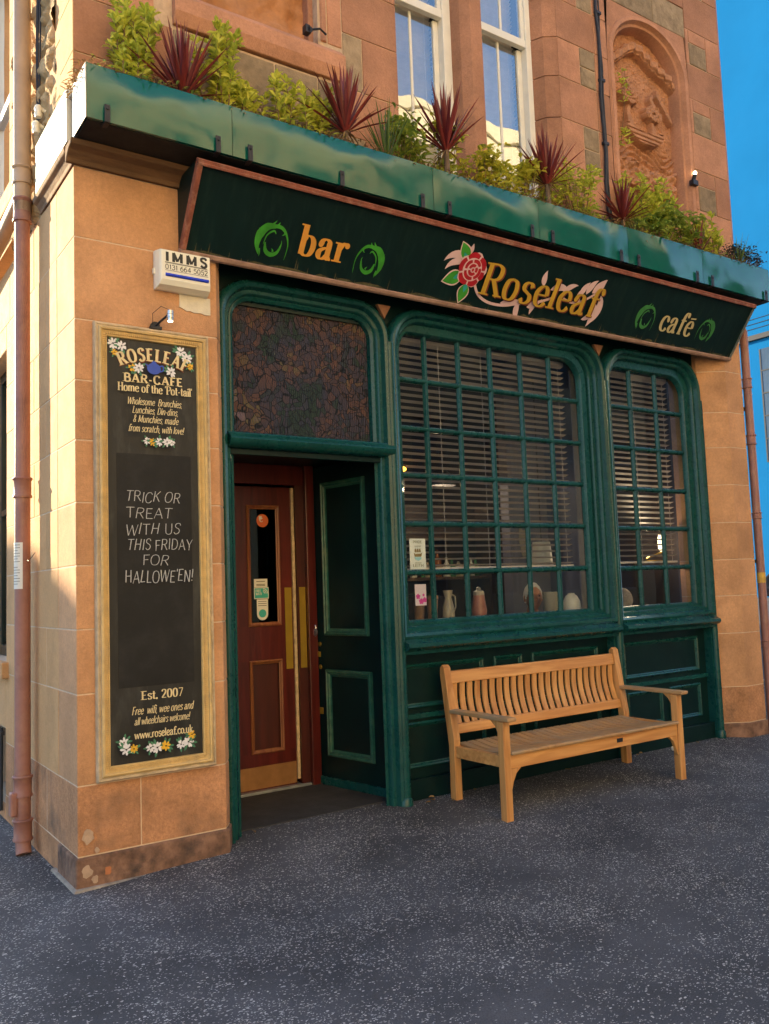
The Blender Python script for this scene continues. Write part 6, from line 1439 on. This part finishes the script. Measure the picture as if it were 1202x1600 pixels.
for x, y, lb in ((4.20, .86, 'dark chair under the white-haired person'), (5.30, .54, 'dark chair under the person with cropped hair')):
    zs = .60 if x < 5 else .56
    t = thing('pub_chair', (x, y, .2), lb, 'chair', 'chairs inside the pub'); f = 1 if x < 5 else -1
    mb = MB(); mb.box(x-.2, x+.2, y-.2, y+.2, zs+.02, zs+.05); build('seat', mb, ROOM_FLOOR, t, bevel=.01)
    for a in (-.17, .17):
        for b in (-.17, .17): mb = MB(); mb.tube([(x+a, y+b, .2), (x+a, y+b, zs+.02)], .018, 8); build('leg', mb, ROOM_FLOOR, t)
    mb = MB(); mb.box(x-.19, x+.19, y+f*.17-.012, y+f*.17+.012, zs+.20, zs+.45); mb.box(x-.19, x-.16, y+f*.17-.012, y+f*.17+.012, zs+.05, zs+.2); mb.box(x+.16, x+.19, y+f*.17-.012, y+f*.17+.012, zs+.05, zs+.2); build('backrest', mb, ROOM_FLOOR, t)

# ================================================================ NEIGHBOURING STREET
def facade_building(name, label, x0, x1, y0, y1, h, wallm, face, cols, rows, z0, ww, wh, trim, band=None, roofm=None, glassm=None, dz=None, cat='building'):
    """Box building with reveals: windows stand in openings of the wall that looks to `face` ('+y','-x','-y')."""
    t = thing(name, ((x0+x1)/2, (y0+y1)/2, -.14), label, cat)
    ax = face[1]; L = (x1-x0) if ax == 'y' else (y1-y0); st = L/cols; dz = dz or (h-z0-1.2)/rows
    ops = [(k*st+st/2-ww/2, k*st+st/2+ww/2, z0+r*dz, z0+r*dz+wh) for k in range(cols) for r in range(rows)]
    def P(a, d, z):
        if face == '+y': return (x0+a, y1-d, z)
        if face == '-y': return (x0+a, y0+d, z)
        return (x0+d, y0+a, z)
    mb = MB(); us = sorted({0, L} | {v for o in ops for v in o[:2]}); zs = sorted({-.14, h} | {v for o in ops for v in o[2:]})
    for a, b in zip(us[:-1], us[1:]):
        for c, d in zip(zs[:-1], zs[1:]):
            if not any(o[0] <= a+1e-6 and b <= o[1]+1e-6 and o[2] <= c+1e-6 and d <= o[3]+1e-6 for o in ops):
                p, q = P(a, 0, c), P(b, .25, d); mb.box(min(p[0], q[0]), max(p[0], q[0]), min(p[1], q[1]), max(p[1], q[1]), c, d)
    if face == '+y': mb.box(x0, x1, y0, y1-.26, -.14, h)
    elif face == '-y': mb.box(x0, x1, y0+.26, y1, -.14, h)
    else: mb.box(x0+.26, x1, y0, y1, -.14, h)
    build('wall', mb, wallm, t)
    p = [(x0-.25, y0-.25), (x1+.25, y0-.25), (x1+.25, y1+.25), (x0-.25, y1+.25)]; mb = MB(); mb.prism(p, h, h+.35);  build('roof', mb, roofm or trim, t)
    if band: mb = MB(); mb.box(x0-.1, x1+.1, y0-.1, y1+.12, h-.9, h-.01); build('cornice_band', mb, band, t)
    for (a, b, c, d) in ops:
        mb = MB()
        for (a2, b2, c2, d2) in ((a, a+.07, c, d), (b-.07, b, c, d), (a+.07, b-.07, c, c+.07), (a+.07, b-.07, d-.07, d), (a+.07, b-.07, (c+d)/2-.03, (c+d)/2+.03)):
            p, q = P(a2, .12, c2), P(b2, .18, d2); mb.box(min(p[0], q[0]), max(p[0], q[0]), min(p[1], q[1]), max(p[1], q[1]), c2, d2)
        w = build('window', mb, trim, t); mb = MB(); p, q = P(a+.07, .15, c+.07), P(b-.07, .16, d-.07); mb.box(min(p[0], q[0]), max(p[0], q[0]), min(p[1], q[1]), max(p[1], q[1]), c+.07, d-.07); build('pane', mb, glassm or DARKGLASS, w)
    return t
DARKGLASS = M('dark_far_glass', (.02, .025, .03), .08, .1, 1., bump=0, spec=.8)
BLONDE = M('blonde_sandstone', (.62, .48, .27), .85, .12, .6, bump=.2, bs=20); CREAMB = M('cream_band', (.80, .74, .56), .7, .05, 1., bump=0); HARL = M('grey_harling', (.20, .20, .22), .9, .1, 1., bump=.4, bs=30); BRICK = M('brown_brick', (.24, .13, .09), .85, .2, 2., bump=.3, bs=30)
SLATE = M('roof_slate', (.07, .075, .085), .6, .2, 2., bump=.2, bs=20); BLUEC = M('blue_cladding', (.008, .13, .33), .9, .06, .25, bump=.03, bs=5, spec=.03)
facade_building('tenement', 'blonde sandstone tenement with a cream cornice across the street', -9, 12.0, -22, -14, 14.6, BLONDE, '+y', 6, 4, 1.0, 1.2, 1.9, WHITE, CREAMB, CREAMB)
facade_building('tenement', 'taller ochre tenement across the street with its cream band', 12.3, 23.3, -22, -14, 15.6, M('ochre_render', (.20, .17, .12), .85, .12, .6, bump=.2, bs=20), '+y', 4, 4, 1.2, 1.2, 1.9, HARL, CREAMB, CREAMB)
facade_building('tenement', 'low grey harled block across the street beyond the gap', 24.6, 46, -22, -14, 9.6, HARL, '+y', 7, 3, 1.0, 1.2, 1.6, WHITE, None, SLATE)
facade_building('lane_house', 'brown brick house at the far end of the lane', -24, -6.28, 18.7, 27, 7.05, BRICK, '-y', 5, 2, .9, 1.1, 1.6, WHITE, None, SLATE)
BLG = M('blue_building_glass', (.03, .06, .11), .3, .2, .5, bump=0, spec=.3)
facade_building('added_shade_block', 'unseen tall block added behind the pub to shade the tenements opposite', 2.0, 20, 16, 27, 22, BLONDE, '-y', 5, 4, 1.2, 1.2, 1.9, WHITE, None, SLATE)  # out of view, added to keep sun off the tenements opposite
bb = facade_building('blue_building', 'bright blue clad office building beyond the right corner of the pub', 55, 75, 10.0, 44, 18.1, BLUEC, '-x', 1, 1, 99, .1, .1, IRON, None, IRON)
for k in range(-2, 4):                                                # tall glazed bays, panes one above another
    y1_ = 29.35-k*5.2
    for r in range(5):
        z0_ = 9.3+r*1.62 if True else 0
        mb = MB(); mb.box(54.93, 55.0, y1_-2.6, y1_, z0_, z0_+.08); mb.box(54.93, 55.0, y1_-2.6, y1_-2.5, z0_+.08, z0_+1.6); mb.box(54.93, 55.0, y1_-.1, y1_, z0_+.08, z0_+1.6); w = build('window', mb, IRON, bb)
        mb = MB(); mb.box(54.955, 54.975, y1_-2.5, y1_-.1, z0_+.08, z0_+1.6); build('pane', mb, BLG, w)
mb = MB(); mb.box(55.5, 60, 24.6, 28.9, 18.9, 20.2); build('roof_plant', mb, IRON, bb)
mb = MB()
for r in range(3): mb.tube([(55.0, 10, 18.95+.35*r), (55.0, 44, 18.95+.35*r)], .03, 6)
build('roof_rail', mb, IRON, bb)

# parked vehicles at the end of the street on the right
TYRE = M('tyre_rubber', (.02, .02, .02), .8, .2, 10.); RIM = M('wheel_rim', (.4, .4, .42), .35, .1, 10., metal=.8); LAMPG = M('head_lamp_glass', (.6, .6, .58), .1, .05, 5., bump=0); TAIL = M('tail_lamp_red', (.35, .01, .01), .2, .05, 5., bump=0)
def vehicle(name, label, cat, loc, rot, L, W_, prof, cabin, paint):
    t = thing(name, loc, label, cat, None); t.rotation_euler.z = rot
    def lb(nm, mb, mt, par=t, **k):
        me_o = build(nm, mb, mt, None, **k); me_o.parent = par; return me_o
    mb = MB(); n = len(prof); lps = []
    for yy, ins in ((-W_/2, .07), (-W_/2+.05, .0), (W_/2-.05, .0), (W_/2, .07)):
        cx = L/2; cz = .8; lps.append([(px+(cx-px)*ins*.35-L/2, yy, pz+(cz-pz)*ins) for px, pz in prof])
    mb.loops(lps, cap0=True, cap1=True); lb('body', mb, paint, bevel=.04, smooth=True)
    for s in (-1, 1):
        mb = MB(); mb.add([(px-L/2, s*(W_/2+.006-.05*max(0, (pz-1.0))), pz) for px, pz in cabin], [tuple(range(len(cabin)))]); lb('side_window', mb, DARKGLASS)
        for wx in (.19, .80):
            c = Vector((L*(wx-.5), s*(W_/2-.08), .33)); mb = MB(); mb.lathe(c, [(.20, -.10), (.31, -.10), (.33, -.06), (.33, .06), (.31, .10), (.20, .10)], 22, 'y'); w = lb('wheel', mb, TYRE, smooth=True)
            mb = MB(); mb.lathe(c, [(.21, -.105), (.06, -.09), (.05, .09), (.21, .105)], 16, 'y'); r = build('rim', mb, RIM, None); r.parent = w
        for ex, mt, nm in ((-L/2-.004, LAMPG, 'headlight'), (L/2-.03, TAIL, 'tail_light')): mb = MB(); mb.box(ex, ex+.035, s*W_*.36-.16, s*W_*.36+.16, .68, .82); lb(nm, mb, mt, bevel=.01)
    mb = MB(); mb.box(-L/2-.03, -L/2+.05, -W_/2+.05, W_/2-.05, .32, .5); lb('bumper', mb, IRON, bevel=.02)
    fx0, fz0, fx1, fz1 = cabin[0][0]-.22, cabin[0][1], cabin[1][0]-.10, cabin[1][1]
    mb = MB(); mb.add([(fx0-L/2-.01, -W_*.42, fz0+.02), (fx0-L/2-.01, W_*.42, fz0+.02), (fx1-L/2-.03, W_*.38, fz1+.04), (fx1-L/2-.03, -W_*.38, fz1+.04)], [(0, 1, 2, 3)]); lb('windscreen', mb, DARKGLASS)
    return t
suv = [(.05, .35), (.0, .75), (.12, .98), (1.05, 1.10), (1.75, 1.72), (2.3, 1.82), (3.7, 1.80), (4.25, 1.25), (4.4, .9), (4.38, .4), (3.9, .28), (.5, .28)]
vehicle('parked_car', 'dark four-wheel-drive car parked at the right edge by the blue building', 'car', (48.9, 24.2, -.14), rad(122), 4.4, 1.85, suv, [(1.15, 1.12), (1.80, 1.68), (3.6, 1.68), (4.0, 1.15)], M('dark_car_paint', (.02, .022, .03), .2, .1, 5., bump=0, coat=.6))
van = [(.05, .35), (.0, .9), (.25, 1.15), (.75, 1.3), (1.35, 2.2), (1.8, 2.35), (5.2, 2.35), (5.35, 2.2), (5.4, .5), (5.0, .3), (.5, .3)]
vehicle('parked_van', 'white van parked behind the dark car by the blue building', 'van', (52.6, 24.6, -.14), rad(118), 5.4, 2.0, van, [(.95, 1.35), (1.42, 2.05), (2.3, 2.05), (2.3, 1.35)], M('white_van_paint', (.75, .76, .78), .25, .05, 5., bump=0, coat=.5))

# ---- litter at the foot of the wall
proto = None
for k, (x, y) in enumerate(((2.50, .10), (2.56, .13), (2.47, .06), (2.95, .12), (4.75, .11), (4.86, .13), (5.60, .10), (1.15, .18), (3.9, .14), (2.62, .02))):
    t = thing('fallen_leaf', (x, y, gz(x, y)+.006), 'dry brown leaf lying at the foot of the green panelling', 'leaf', 'dry leaves along the wall foot')
    mb = MB(); a = R_.uniform(0, 6.28); leaf(mb, Vector((x, y, gz(x, y)+.010)), Vector((math.cos(a), math.sin(a), .15)), R_.uniform(.035, .06), .03, .1); build('blade', mb, LV_DRY, t, fixn=False)
mb = MB(); x, y = 5.22, .06; z = gz(x, y)+.004; mb.box(x-.04, x+.045, y-.02, y+.022, z, z+.035); tag(build('paper_scrap', mb, PAPER, bevel=.006), 'crumpled white paper scrap on the pavement behind the right end of the bench', 'scrap')
